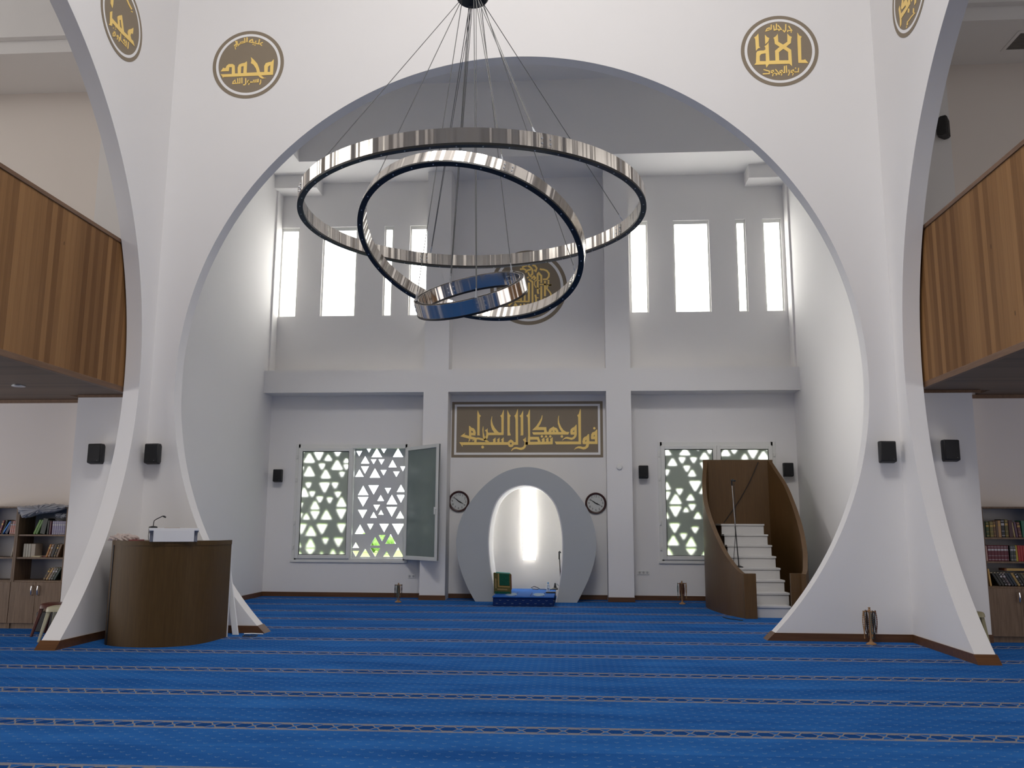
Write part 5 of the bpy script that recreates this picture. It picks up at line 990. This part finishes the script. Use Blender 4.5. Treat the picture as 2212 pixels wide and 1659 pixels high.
bm = nb(); tube(bm, [(2.84, 15.47, 2.2), (2.85, 15.45, 1.7), (2.83, 15.44, 1.3), (2.79, 15.42, 0.95), (2.78, 15.46, mz + 0.01)], 0.005, 6); obj('cord', bm, 'cable_dark', ms)
bm = nb(); tube(bm, [on(1638, 998, 1, 17.06), on(1620, 1040, 1, 17.07), on(1598, 1080, 1, 17.08), on(1564, 1129, 1, 17.08)], 0.007, 6)
tag(obj('hanging_cable', bm, 'cable_dark'), 'black cable slanting down the inner back panel of the pulpit', 'cable')
bm = nb(); tube(bm, [on(x, y, 2, 0.008) for x, y in ((1562, 1333), (1575, 1336.5), (1590, 1338), (1604, 1340))], 0.007, 6)
tag(obj('floor_cable', bm, 'cable_dark'), 'black cable on the carpet along the curved base of the pulpit', 'cable')

# ------------------------------------------------------------------ niche platform and what is on it
pf = thing('niche_platform', (-0.93, 16.5, 0), 'low platform covered in blue rug inside the prayer niche', 'platform')
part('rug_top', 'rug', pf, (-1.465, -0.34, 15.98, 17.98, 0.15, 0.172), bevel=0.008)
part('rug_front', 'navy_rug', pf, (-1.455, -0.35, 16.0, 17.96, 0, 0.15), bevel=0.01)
bm = nb()
for i in range(8):
    for j in range(2):
        x = -1.38 + i * 0.14 + (0.06 if j else 0); z = 0.045 + 0.055 * j
        tube(bm, [(x - 0.02, 15.997, z + 0.008), (x, 15.997, z), (x + 0.02, 15.997, z + 0.008)], 0.003, 5)
obj('rug_marks', bm, 'rug_pale', pf)
def blot(bm, pts, z):
    A = [bm.verts.new((x, y, z)) for x, y in pts]; B = [bm.verts.new((x, y, z + 0.002)) for x, y in pts]
    bm.faces.new(A); bm.faces.new(list(reversed(B)))
    for i in range(len(pts)): bm.faces.new((A[i], A[(i + 1) % len(pts)], B[(i + 1) % len(pts)], B[i]))
bm = nb(); rnd = random.Random(4)
for cx_ in (-1.17, -0.66):
    blot(bm, [(cx_ + (0.09 + 0.04 * rnd.random()) * cos(a) + 0.02, 16.5 + (0.28 + 0.12 * rnd.random()) * sin(a)) for a in [2 * pi * k / 14 for k in range(14)]], 0.172)
obj('worn_motif', bm, 'rug_pale', pf)
bm = nb()
for x in (-1.06, -0.78): box(bm, x - 0.01, x + 0.01, 16.15, 16.95, 0.1715, 0.1735)
box(bm, -0.55, -0.53, 16.15, 16.95, 0.1715, 0.1735); obj('dark_stripe', bm, 'navy_rug', pf)
# floor-chair back covered with a green prayer rug
gc = thing('rug_covered_backrest', (-1.34, 16.75, 0.172), 'leaning backrest covered with a green and gold prayer rug on the platform', 'backrest')
def tilted(bm, u0, u1, z0, z1, y0, y1, lean=0.13, sk=0.11):
    for v in box(bm, 0, 1, 0, 1, 0, 1):
        u = u0 + (u1 - u0) * v.co.x; z = z0 + (z1 - z0) * v.co.z
        v.co = Vector((-1.51 + u + 0.04 * (0.37 - z) , 16.62 + y0 + (y1 - y0) * v.co.y + z * lean - u * 0.25 * 0, 0.172 + z - u * sk * (0.15 + z)))
bm = nb(); tilted(bm, 0, 0.33, 0, 0.385, 0, 0.1); obj('padded_back', bm, 'olive_rug', gc, bevel=0.012)
bm = nb(); tilted(bm, 0.115, 0.30, 0.16, 0.375, -0.008, 0.0); obj('rug_field', bm, 'green_rug', gc)
bm = nb(); tilted(bm, 0.085, 0.108, 0.13, 0.375, -0.006, 0.0); tilted(bm, 0.085, 0.31, 0.125, 0.145, -0.006, 0.0); obj('gold_stripe', bm, M('gold_thread', (0.30, 0.20, 0.06), 0.8), gc)
bm = nb(); tilted(bm, 0.03, 0.055, 0.10, 0.28, -0.006, 0); tilted(bm, 0.07, 0.26, 0.07, 0.095, -0.006, 0); obj('floral_border', bm, M('gold_thread_pale', (0.24, 0.17, 0.07), 0.8), gc)
bm = nb(); tilted(bm, 0.02, 0.31, 0.0, 0.045, -0.005, 0.0); obj('hem', bm, 'green_rug', gc)
bm = nb(); tilted(bm, 0.05, 0.31, 0.382, 0.40, 0.0, 0.10); obj('folded_edge', bm, 'mint', gc)
bm = nb(); tilted(bm, 0.325, 0.34, 0.08, 0.37, 0.0, 0.09); obj('side_fold', bm, M('rust_fold', (0.16, 0.06, 0.03), 0.9), gc)
# bottle
p = on(1184, 1281, 2, 0.172); c = Vector((p.x, min(p.y, 17.1), 0.172))
wb = thing('water_bottle', c, 'small clear water bottle with blue cap on the niche platform', 'bottle')
bm = nb(); lathe(bm, [(0.026, 0), (0.03, 0.01), (0.03, 0.09), (0.027, 0.1), (0.03, 0.11), (0.028, 0.13), (0.013, 0.165), (0.013, 0.18)], c, 'z', 20)
glass = M('bottle_plastic', (0.80, 0.86, 0.90), 0.08); glass.node_tree.nodes['Principled BSDF'].inputs['Transmission Weight'].default_value = 0.75; glass.node_tree.nodes['Principled BSDF'].inputs['IOR'].default_value = 1.12
obj('bottle_body', bm, glass, wb)
bm = nb(); lathe(bm, [(0.016, 0.178), (0.016, 0.198), (0.012, 0.2)], c, 'z', 16); obj('cap', bm, 'blue_cap', wb)
# microphone stand in the niche
q0 = on(1212, 1268, 1, 17.86); q1 = on(1208, 1193, 1, 17.86)
nm = thing('microphone_stand', (q0.x, 17.86, 0.172), 'short black microphone stand at the right edge of the prayer niche', 'microphone stand')
bm = nb(); tube(bm, [(q0.x, 17.86, q0.z - 0.02), (q1.x, 17.86, q1.z)], 0.011, 8); obj('pole', bm, 'black', nm)
bm = nb(); tube(bm, [(q1.x, 17.86, q1.z - 0.14), (q1.x, 17.86, q1.z)], 0.016, 8); obj('grip', bm, 'black', nm)
bm = nb(); tube(bm, [(q1.x - 0.01, 17.86, q1.z), (q1.x + 0.012, 17.84, q1.z + 0.02), (q1.x + 0.03, 17.82, q1.z - 0.01)], 0.012, 8); obj('head', bm, 'black', nm)
bm = nb(); lathe(bm, [(0.10, 0), (0.10, 0.015), (0.03, 0.04), (0.012, 0.13)], (q0.x - 0.12, 17.84, 0.172), 'z', 24); obj('foot', bm, 'black', nm)
bm = nb(); tube(bm, [(q0.x - 0.10, 17.84, 0.29), (q0.x, 17.86, q0.z - 0.01)], 0.012, 8); obj('joint', bm, 'silver', nm)
bm = nb(); tube(bm, [(q0.x - 0.2, 17.7, 0.18), (q0.x - 0.32, 17.65, 0.182), (q0.x - 0.42, 17.7, 0.185), (q0.x - 0.47, 17.72, 0.215), (q0.x - 0.54, 17.74, 0.235), (q0.x - 0.6, 17.74, 0.21), (q0.x - 0.56, 17.72, 0.185), (q0.x - 0.45, 17.7, 0.181)], 0.007, 6)
tag(obj('looped_cable', bm, 'cable_dark'), 'black cable with a loop at the back of the niche platform', 'cable')
box_ = tag(obj('power_strip', boxes((-0.52, -0.33, 16.84, 16.92, 0.172, 0.20)), 'black', bevel=0.006), 'black power strip at the right end of the niche platform', 'power strip')

# ------------------------------------------------------------------ prayer-bead stands
def bead_stand(c, h, where, n, seed, arm=0.088):
    rnd = random.Random(seed)
    t = thing('prayer_bead_stand', c, 'turned wooden stand hung with prayer beads ' + where, 'stand')
    c = Vector(c)
    bm = nb(); lathe(bm, [(0.062, 0), (0.062, 0.012), (0.045, 0.02), (0.02, 0.035), (0.016, 0.06)], c, 'z', 24); obj('base', bm, 'turned', t)
    bm = nb(); lathe(bm, [(0.012, 0.03), (0.014, h * .3), (0.019, h * .4), (0.014, h * .5), (0.013, h * .9), (0.017, h * .93), (0.010, h * .96), (0.018, h * .985), (0.006, h)], c, 'z', 16); obj('pole', bm, 'turned', t)
    za = h * .88
    for a in (0.25, 0.25 + pi / 2):
        u = Vector((cos(a), sin(a), 0)); bm = nb(); tube(bm, [c + u * -arm + Vector((0, 0, za)), c + u * arm + Vector((0, 0, za))], 0.0075, 8); obj('arm', bm, 'turned', t)
    cols = [('dark brown', (0.05, 0.025, 0.015)), ('tan wooden', (0.33, 0.18, 0.07)), ('black', (0.015, 0.015, 0.017)), ('grey green', (0.10, 0.14, 0.13)), ('reddish brown', (0.14, 0.045, 0.02))]
    for i in range(n):
        a = 0.25 + (i % 4) * pi / 2; rr = arm * (0.42 + 0.5 * ((i // 4) % 2) + 0.06 * rnd.random())
        u = Vector((cos(a), sin(a), 0)); w = Vector((-sin(a), cos(a), 0)); ln = h * (0.46 + 0.16 * rnd.random())
        q = []
        wd = 0.012 + 0.008 * rnd.random()
        for k in range(60):
            s_ = k / 60 * 2 * pi
            q.append(c + u * (rr + 0.003 * sin(3 * s_)) + w * wd * sin(s_) * (1 + 0.3 * cos(s_)) + Vector((0, 0, za + 0.008 - ln * (1 - cos(s_)) / 2)))
        bm = nb(); tube(bm, q, [0.0085 if k % 2 else 0.0045 for k in range(60)], 6, closed=True)
        e = c + u * rr + Vector((0, 0, za + 0.008 - ln)); tube(bm, [e, e - Vector((0, 0, 0.03)), e - Vector((0, 0, 0.06))], [0.004, 0.005, 0.008], 6)
        cn, cc = cols[(i + seed) % 5]
        tag(obj('prayer_beads', bm, M('beads_' + cn.replace(' ', '_'), cc, 0.35)), cn + ' string of prayer beads hanging on the stand ' + where, 'prayer beads', cn + ' beads on the stand ' + where)
p = on(1884, 1393, 2, 0); bead_stand((p.x, p.y + 0.03, 0), 0.455, 'at the right column foot', 12, 0)
p = on(1474, 1305, 2, 0); bead_stand((p.x, p.y, 0), 0.43, 'between right pilaster and pulpit', 10, 2)
p = on(860, 1301, 2, 0); bead_stand((p.x, p.y, 0), 0.36, 'under the left window', 9, 1, arm=0.065)

# ------------------------------------------------------------------ stools and bin in the aisles
def stool(c, mat, label, h=0.42, top=0.15, spread=0.05, rot=0.2):
    t = thing('plastic_stool', c, label, 'stool'); c = Vector(c); ca, sa = cos(rot), sin(rot)
    def tr(x, y, z): return Vector((c.x + x * ca - y * sa, c.y + x * sa + y * ca, z))
    bm = nb(); n = 32; rows = []
    for k, (sc, z) in enumerate(((1.04, h - 0.06), (1.02, h - 0.03), (0.96, h - 0.008), (0.82, h), (0.3, h - 0.004))):
        ring_ = []
        for i in range(n):
            a = 2 * pi * i / n; e = 4.5
            x = abs(cos(a)) ** (2 / e) * (1 if cos(a) >= 0 else -1); y = abs(sin(a)) ** (2 / e) * (1 if sin(a) >= 0 else -1)
            ring_.append(bm.verts.new(tr(x * top * sc, y * top * sc, z)))
        rows.append(ring_)
    for k in range(4):
        for i in range(n): bm.faces.new((rows[k][i], rows[k][(i + 1) % n], rows[k + 1][(i + 1) % n], rows[k + 1][i]))
    bm.faces.new(rows[-1]); bm.faces.new(list(reversed(rows[0])))
    obj('seat', bm, mat, t)
    for sx in (-1, 1):
        for sy in (-1, 1):
            bm = nb(); w0, w1 = 0.045, 0.03
            A = tr(sx * (top - 0.02), sy * (top - 0.02), h - 0.05); B = tr(sx * (top - 0.01 + spread), sy * (top - 0.01 + spread), 0)
            ex, ey = Vector((ca, sa, 0)) * sx, Vector((-sa, ca, 0)) * sy
            q0 = [A - ex * w0, A, A - ey * w0, A - ex * w0 - ey * w0]; q0 = [A + o for o in (-ex * w0 + ey * 0, ex * 0, ex * 0 - ey * w0, -ex * w0 - ey * w0)]
            q1 = [B + o for o in (-ex * w1 + ey * 0, ex * 0, ex * 0 - ey * w1, -ex * w1 - ey * w1)]
            a_ = [bm.verts.new(v) for v in q0]; b_ = [bm.verts.new(v) for v in q1]
            for k in range(4): bm.faces.new((a_[k], a_[(k + 1) % 4], b_[(k + 1) % 4], b_[k]))
            bm.faces.new(a_); bm.faces.new(b_); obj('leg', bm, mat, t, bevel=0.006)
stool((-6.80, 11.22, 0), 'red_stool', 'brown-red plastic stool before the left bookcase', h=0.41, top=0.17, spread=0.055, rot=0.15)
stool((-6.42, 10.72, 0), 'cream_stool', 'cream plastic stool behind the left arch foot', h=0.42, top=0.155, spread=0.05, rot=0.2)
stool((4.85, 11.2, 0), 'khaki_stool', 'khaki plastic stool peeping out behind the right arch foot', h=0.44, top=0.13, spread=0.03, rot=0.1)
p = on(76, 1369, 1, 11.50); q = on(100, 1331, 1, 11.50)
tag(obj('dark_crate', boxes((p.x, p.x + 0.30, 11.48, 11.70, 0, 0.26)), 'black', bevel=0.01), 'dark crate on the floor behind the brown-red stool', 'crate')

# ------------------------------------------------------------------ bookcases
BY0, BY1 = 11.80, YA - 0.01
def bookcase(x0, w, shelves, label, ztop):
    t = thing('bookcase', (x0 + w / 2, (BY0 + BY1) / 2, 0), label, 'bookcase')
    th = 0.022; zd = shelves[0]
    part('side_panel', 'shelf', t, (x0, x0 + th, BY0, BY1, 0, ztop)); part('side_panel', 'shelf', t, (x0 + w - th, x0 + w, BY0, BY1, 0, ztop))
    part('back_panel', 'back_board', t, (x0 + th, x0 + w - th, BY1 - 0.012, BY1, zd, ztop))
    part('top_panel', 'shelf', t, (x0, x0 + w, BY0 - 0.005, BY1, ztop, ztop + th))
    for z in shelves: part('shelf_board', 'shelf', t, (x0 + th, x0 + w - th, BY0 + 0.01, BY1 - 0.012, z - th, z))
    part('plinth', 'shelf', t, (x0, x0 + w, BY0 + 0.015, BY0 + 0.035, 0, 0.07))
    xm = x0 + w / 2
    for a, b, hx in ((x0 + 0.002, xm - 0.002, xm - 0.045), (xm + 0.002, x0 + w - 0.002, xm + 0.045)):
        d = part('door', 'shelf', t, (a, b, BY0 - 0.018, BY0, 0.075, zd - th), bevel=0.002)
        bm = nb(); z1 = zd - 0.065
        tube(bm, [(hx, BY0 - 0.018, z1), (hx, BY0 - 0.04, z1 - 0.01), (hx, BY0 - 0.046, z1 - 0.065), (hx, BY0 - 0.04, z1 - 0.125), (hx, BY0 - 0.018, z1 - 0.135)], [0.005, 0.007, 0.010, 0.007, 0.005], 8); obj('handle', bm, 'chrome', d)
ZL = [0.655, 0.972, 1.287]; ZTL = 1.655
ux = on(25, 1260, 1, BY0).x; uw = 0.735
bookcase(ux, uw, ZL, 'walnut bookcase in the left aisle beside the pier', ZTL)
bookcase(ux - uw - 0.003, uw, ZL, 'walnut bookcase at the left edge of the photo', ZTL)
ZR = [0.700, 1.018, 1.325]; ZTR = 1.70
rx = on(2132, 1266, 1, BY0).x; rw = 0.84
bookcase(rx, rw, ZR, 'walnut bookcase in the right aisle beside the pier', ZTR)

_bm_cache = {}
def bmat(col, rough=0.45):
    k = tuple(col)
    if k not in _bm_cache: _bm_cache[k] = M('book_cloth', col, rough, var=0.08, scale=30)
    return _bm_cache[k]
PAGES = M('page_edges', (0.62, 0.56, 0.45), 0.9); GOLDFOIL = M('gold_foil', (0.40, 0.25, 0.07), 0.45, 0.2); PALE = M('pale_foil', (0.42, 0.40, 0.42), 0.6)
def book(x, z, w, h, col, label, lean=0.0, band=None, grp=None, depth=0.17, full=False, flat=False, y0=None):
    """x,z = lower left corner of the spine; lean = tilt of its top to the right (radians)"""
    y0 = (BY0 + 0.05) if y0 is None else y0
    t = thing('book', (x, y0, z), label, 'book', grp)
    ca, sa = cos(lean), sin(lean)
    px_ = x if lean >= 0 else x
    def tr(v, lift=0.0):
        dx, dz = v.x, v.z
        v.x = px_ + dx * ca + dz * sa; v.z = z + lift - dx * sa + dz * ca
    lift = w * sa if lean > 0 else 0.0
    if flat: lift = 0
    def bx(bm, a, b, c0, c1, e, f):
        for v in box(bm, a, b, c0, c1, e, f):
            tr(v.co, lift)
    bm = nb(); bx(bm, 0, w, y0, y0 + depth, 0, h); c = obj('cover', bm, bmat(col), t, bevel=min(0.004, w * .2))
    bm = nb(); bx(bm, w * .14, w * .86, y0 + 0.012, y0 + depth - 0.004, h - 0.001, h + 0.0008); obj('pages', bm, PAGES, t)
    if band is not None:
        bm = nb()
        if full: bx(bm, w * .08, w * .92, y0 - 0.0012, y0 + 0.002, h * .03, h * .97)
        else:
            for f0, f1 in ((.09, .12), (.34, .36), (.66, .78), (.88, .91)): bx(bm, w * .06, w * .94, y0 - 0.0012, y0 + 0.002, h * f0, h * f1)
        obj('spine_bands', bm, band, t)
def bxp(px, z, zy):  # pixel column to x on the spine plane
    return px
def xl(px): return on(px, 1160, 1, BY0 + 0.05).x
# left bookcase pair (pixel columns read off the shelf plane)
def run(px0, px1): return xl(px0), xl(px1) - xl(px0)
z = ZL[2]
x, w = run(0, 4.0); book(x - 0.03, z, 0.026, 0.20, (0.16, 0.02, 0.05), 'crimson leaning book at the left photo edge, top shelf', 0.25, GOLDFOIL)
book(xl(1.5), z, 0.028, 0.205, (0.045, 0.045, 0.025), 'olive black leaning book beside the crimson one, top shelf', 0.27)
book(xl(5.5) - 0.03, z, 0.016, 0.19, (0.13, 0.10, 0.07), 'thin brown leaning book left of the bright blue book', 0.30)
book(xl(3), z, 0.020, 0.205, (0.02, 0.20, 0.62), 'bright blue leaning book on the top left shelf', 0.52)
book(xl(9.5), z, 0.040, 0.195, (0.018, 0.025, 0.07), 'thick navy leaning book right of the bright blue book', 0.40)
for i in range(4): book(xl(19) + i * 0.029, z, 0.026, 0.190, (0.50, 0.22, 0.18), 'salmon banded volume on the top left shelf beside the navy book', 0.08, PALE, 'salmon volumes on the top left shelf')
for i, (c, nm) in enumerate((((0.12, 0.26, 0.04), 'bright green leaning book in plastic, first of two under the bag'), ((0.08, 0.19, 0.035), 'darker green leaning book in plastic, second of two under the bag'))):
    book(xl(70.5) + i * 0.035, z, 0.030, 0.215, c, nm, 0.38)
book(xl(85), z, 0.075, 0.225, (0.014, 0.022, 0.014), 'thick black-green leaning book right of the green books', 0.16)
book(xl(100), z, 0.022, 0.20, (0.03, 0.035, 0.03), 'thin black upright book left of the maroon one under the bag', 0.03)
book(xl(104.5), z, 0.026, 0.19, (0.085, 0.018, 0.03), 'maroon upright book left of the lilac volumes', 0.02)
for i in range(7): book(xl(111) + i * 0.0305, z, 0.0285, 0.190, (0.25, 0.23, 0.34), 'lilac banded volume in the row of seven on the top shelf by the pier', 0.0, PALE, 'lilac volumes on the top left shelf')
z = ZL[1]
book(xl(27), z, 0.014, 0.15, (0.40, 0.36, 0.28), 'thin cream book leaning on the left divider, middle shelf', 0.16)
for i in range(3): book(xl(53) + i * 0.037, z, 0.035, 0.185, (0.36, 0.34, 0.28), 'narrow beige volume standing in the trio on the middle left shelf', 0.0, None, 'beige volumes on the middle left shelf')
book(xl(53) + 0.113, z, 0.062, 0.185, (0.33, 0.28, 0.22), 'wide beige box volume beside the beige trio on the middle left shelf')
book(xl(74), z, 0.13, 0.018, (0.42, 0.36, 0.22), 'thin beige book lying flat on the middle left shelf', flat=True, y0=BY0 + 0.03)
book(xl(94), z, 0.10, 0.020, (0.14, 0.02, 0.015), 'dark red book lying flat under the orange leaning book', flat=True, y0=BY0 + 0.06)
for i, (c, b, ww, nm) in enumerate((((0.35, 0.13, 0.02), GOLDFOIL, 0.026, 'orange gilt leaning book on the middle left shelf'), ((0.22, 0.13, 0.07), PALE, 0.028, 'tan brown leaning book right of the orange one'), ((0.02, 0.015, 0.012), None, 0.040, 'black leaning book in the middle left shelf row'), ((0.05, 0.04, 0.03), GOLDFOIL, 0.026, 'dark gilt leaning book near the pier, middle left shelf'), ((0.15, 0.09, 0.05), None, 0.030, 'brown leaning book against the pier side, middle left shelf'))):
    book(xl(101.5) + sum((0.035, 0.037, 0.047, 0.033, 0.038)[:i]), z, ww, 0.185, c, nm, 0.30, b)
z = ZL[0]
for i, (c, b, nm) in enumerate((((0.07, 0.045, 0.03), GOLDFOIL, 'dark brown'), ((0.30, 0.19, 0.09), GOLDFOIL, 'tan gilt'), ((0.17, 0.14, 0.11), PALE, 'grey brown'), ((0.06, 0.07, 0.05), PALE, 'slate green'), ((0.02, 0.04, 0.03), None, 'black green'))):
    book(xl(101) + i * 0.037, z, 0.028, 0.185, c, nm + ' leaning book in the bottom left shelf stack of five', 0.48, b)
# right bookcase
def xr(px): return on(px, 1180, 1, BY0 + 0.05).x
z = ZR[2]
rows_ = [(2123, 0.052, .205, (0.020, 0.030, 0.012), None, 'black-green wide book at the left end'), (2133, .040, .205, (0.030, 0.055, 0.015), GOLDFOIL, 'dark green gilt book'), (2141.5, .044, .205, (0.13, 0.11, 0.03), GOLDFOIL, 'olive gilt book'),
         (2149.5, .026, .21, (0.12, 0.06, 0.03), GOLDFOIL, 'brown gilt book'), (2154.5, .028, .215, (0.09, 0.05, 0.03), None, 'plain dark brown book'), (2159.5, .036, .22, (0.36, 0.20, 0.09), GOLDFOIL, 'tan gilt book'), (2166, .044, .235, (0.012, 0.012, 0.014), PALE, 'tall black book with silver bands'),
         (2174.5, .040, .235, (0.10, 0.085, 0.02), GOLDFOIL, 'tall dark gold book'), (2182.5, .050, .225, (0.055, 0.014, 0.02), None, 'wide maroon book')]
for px, w, h, c, b, nm in rows_: book(xr(px), z, w, h, c, nm + ' on the top shelf of the right bookcase', 0.0, b)
book(xr(2192.5), z, 0.020, 0.195, (0.36, 0.27, 0.13), 'thin tan leaning book on the top shelf of the right bookcase', -0.10)
book(xr(2197), z, 0.028, 0.20, (0.10, 0.05, 0.09), 'purple leaning book on the top shelf of the right bookcase', -0.10)
book(xr(2203), z, 0.040, 0.20, (0.09, 0.02, 0.025), 'maroon leaning book at the photo edge, top shelf of the right bookcase', -0.10, GOLDFOIL)
book(xr(2211), z, 0.04, 0.22, (0.01, 0.13, 0.07), 'emerald book at the photo edge, top shelf of the right bookcase', -0.02)
z = ZR[1]
book(xr(2127.5), z, 0.028, 0.20, (0.52, 0.33, 0.28), 'pale pink book at the left end, middle shelf of the right bookcase', -0.02)
for i in range(7): book(xr(2133) + i * 0.0405, z, 0.039, 0.205, (0.10, 0.010, 0.022), 'maroon banded volume in the row of seven, right bookcase', 0.0, PALE, 'maroon volumes on the right middle shelf')
for i in range(3): book(xr(2176.5) + i * 0.034, z, 0.032, 0.205, (0.045, 0.055, 0.052), 'dark grey-green volume between the maroon and yellow books', 0.0, PALE, 'grey-green volumes on the right middle shelf')
book(xr(2192), z, 0.034, 0.205, (0.36, 0.27, 0.015), 'mustard yellow book on the middle shelf of the right bookcase', -0.04)
for i in range(4): book(xr(2198) + i * 0.032, z, 0.030, 0.205, (0.34, 0.012, 0.015), 'bright red volume right of the mustard book', -0.02, None, 'red volumes on the right middle shelf')
z = ZR[0]
book(xr(2132), z, 0.024, 0.22, (0.55, 0.33, 0.10), 'gilt tan leaning book at the left end, bottom open shelf of the right bookcase', -0.10)
bl_ = [((0.018, 0.018, 0.015), None, 'black leaning book, first'), ((0.03, 0.028, 0.022), None, 'soft black leaning book, second'), ((0.025, 0.022, 0.02), PALE, 'black banded leaning book, third'), ((0.085, 0.06, 0.065), PALE, 'mauve grey leaning book, fourth'), ((0.015, 0.02, 0.03), None, 'blue black leaning book, fifth'), ((0.02, 0.03, 0.045), None, 'navy leaning book, sixth'), ((0.30, 0.20, 0.07), GOLDFOIL, 'gilt leaning book, seventh'), ((0.018, 0.02, 0.018), PALE, 'silver-banded black leaning book, eighth'), ((0.03, 0.03, 0.022), None, 'plain black leaning book, ninth'), ((0.10, 0.09, 0.05), None, 'olive leaning book, tenth'), ((0.28, 0.19, 0.06), GOLDFOIL, 'gold banded leaning book, eleventh'), ((0.03, 0.02, 0.015), None, 'dark leaning book, twelfth')]
for i, (c, b, nm) in enumerate(bl_):
    book(xr(2152) + i * 0.040, z, 0.030, 0.185, c, nm + ' from the left on the bottom open shelf, right bookcase', -0.50, b)
book(xr(2166), z + 0.197, 0.30, 0.032, (0.17, 0.05, 0.015), 'brown gilt book lying flat across the leaning dark books', flat=True, band=GOLDFOIL, full=True)

# bags on the left bookcase
def bag_sheet(name, pts, y0, y1, mat, label, seed):
    """crumpled bag: closed soft pillow following an outline in the shelf plane"""
    rnd = random.Random(seed); ph = [rnd.uniform(0, 6) for _ in range(6)]
    cx_ = sum(p[0] for p in pts) / len(pts); cz_ = sum(p[1] for p in pts) / len(pts)
    outl = resample(smooth_loop(pts + [pts[0]], 1), 61)[:-1]
    bm = nb(); rows = []
    for k in range(9):
        t = k / 8; sc = sqrt(max(0.02, 1 - (2 * t - 1) ** 2)); y = y0 + (y1 - y0) * t
        row = []
        for i, (x, z_) in enumerate(outl):
            kx = 0.72 + 0.28 * sc
            wv = 0.012 * sin(i * 1.3 + ph[0] + k) + 0.010 * sin(i * 2.7 + ph[1] - 2 * k)
            row.append(bm.verts.new((cx_ + (x - cx_) * kx, y + wv, cz_ + (z_ - cz_) * kx + wv * 0.6)))
        rows.append(row)
    n = len(outl)
    for k in range(8):
        for i in range(n): bm.faces.new((rows[k][i], rows[k][(i + 1) % n], rows[k + 1][(i + 1) % n], rows[k + 1][i]))
    for row, sg in ((rows[0], 1), (rows[-1], -1)):
        c = bm.verts.new((cx_, row[0].co.y, cz_))
        for i in range(n): bm.faces.new((row[i], row[(i + 1) % n], c))
    return tag(obj(name, bm, mat, angle=20), label, 'bag')
def sp(px, py, y): q = on(px, py, 1, y); return (q.x, q.z)
bag_sheet('plastic_bag', [sp(x, y, BY0 - 0.03) for x, y in ((34, 1094), (60, 1093), (85, 1090), (110, 1088), (130, 1090), (147, 1093), (138, 1097), (122, 1104), (100, 1107), (76, 1110), (58, 1117), (45, 1119), (38, 1106))], BY0 - 0.06, BY0 + 0.10, 'bag', 'crumpled grey plastic bag draped over the top of the left bookcase', 5)
bag_sheet('plastic_bag', [sp(x, y, BY0 + 0.05) for x, y in ((118, 1110), (130, 1109), (145, 1109), (146, 1117), (130, 1119), (119, 1117))], BY0 + 0.04, BY0 + 0.12, 'bag', 'small folded plastic bag lying on the lilac volumes', 8)
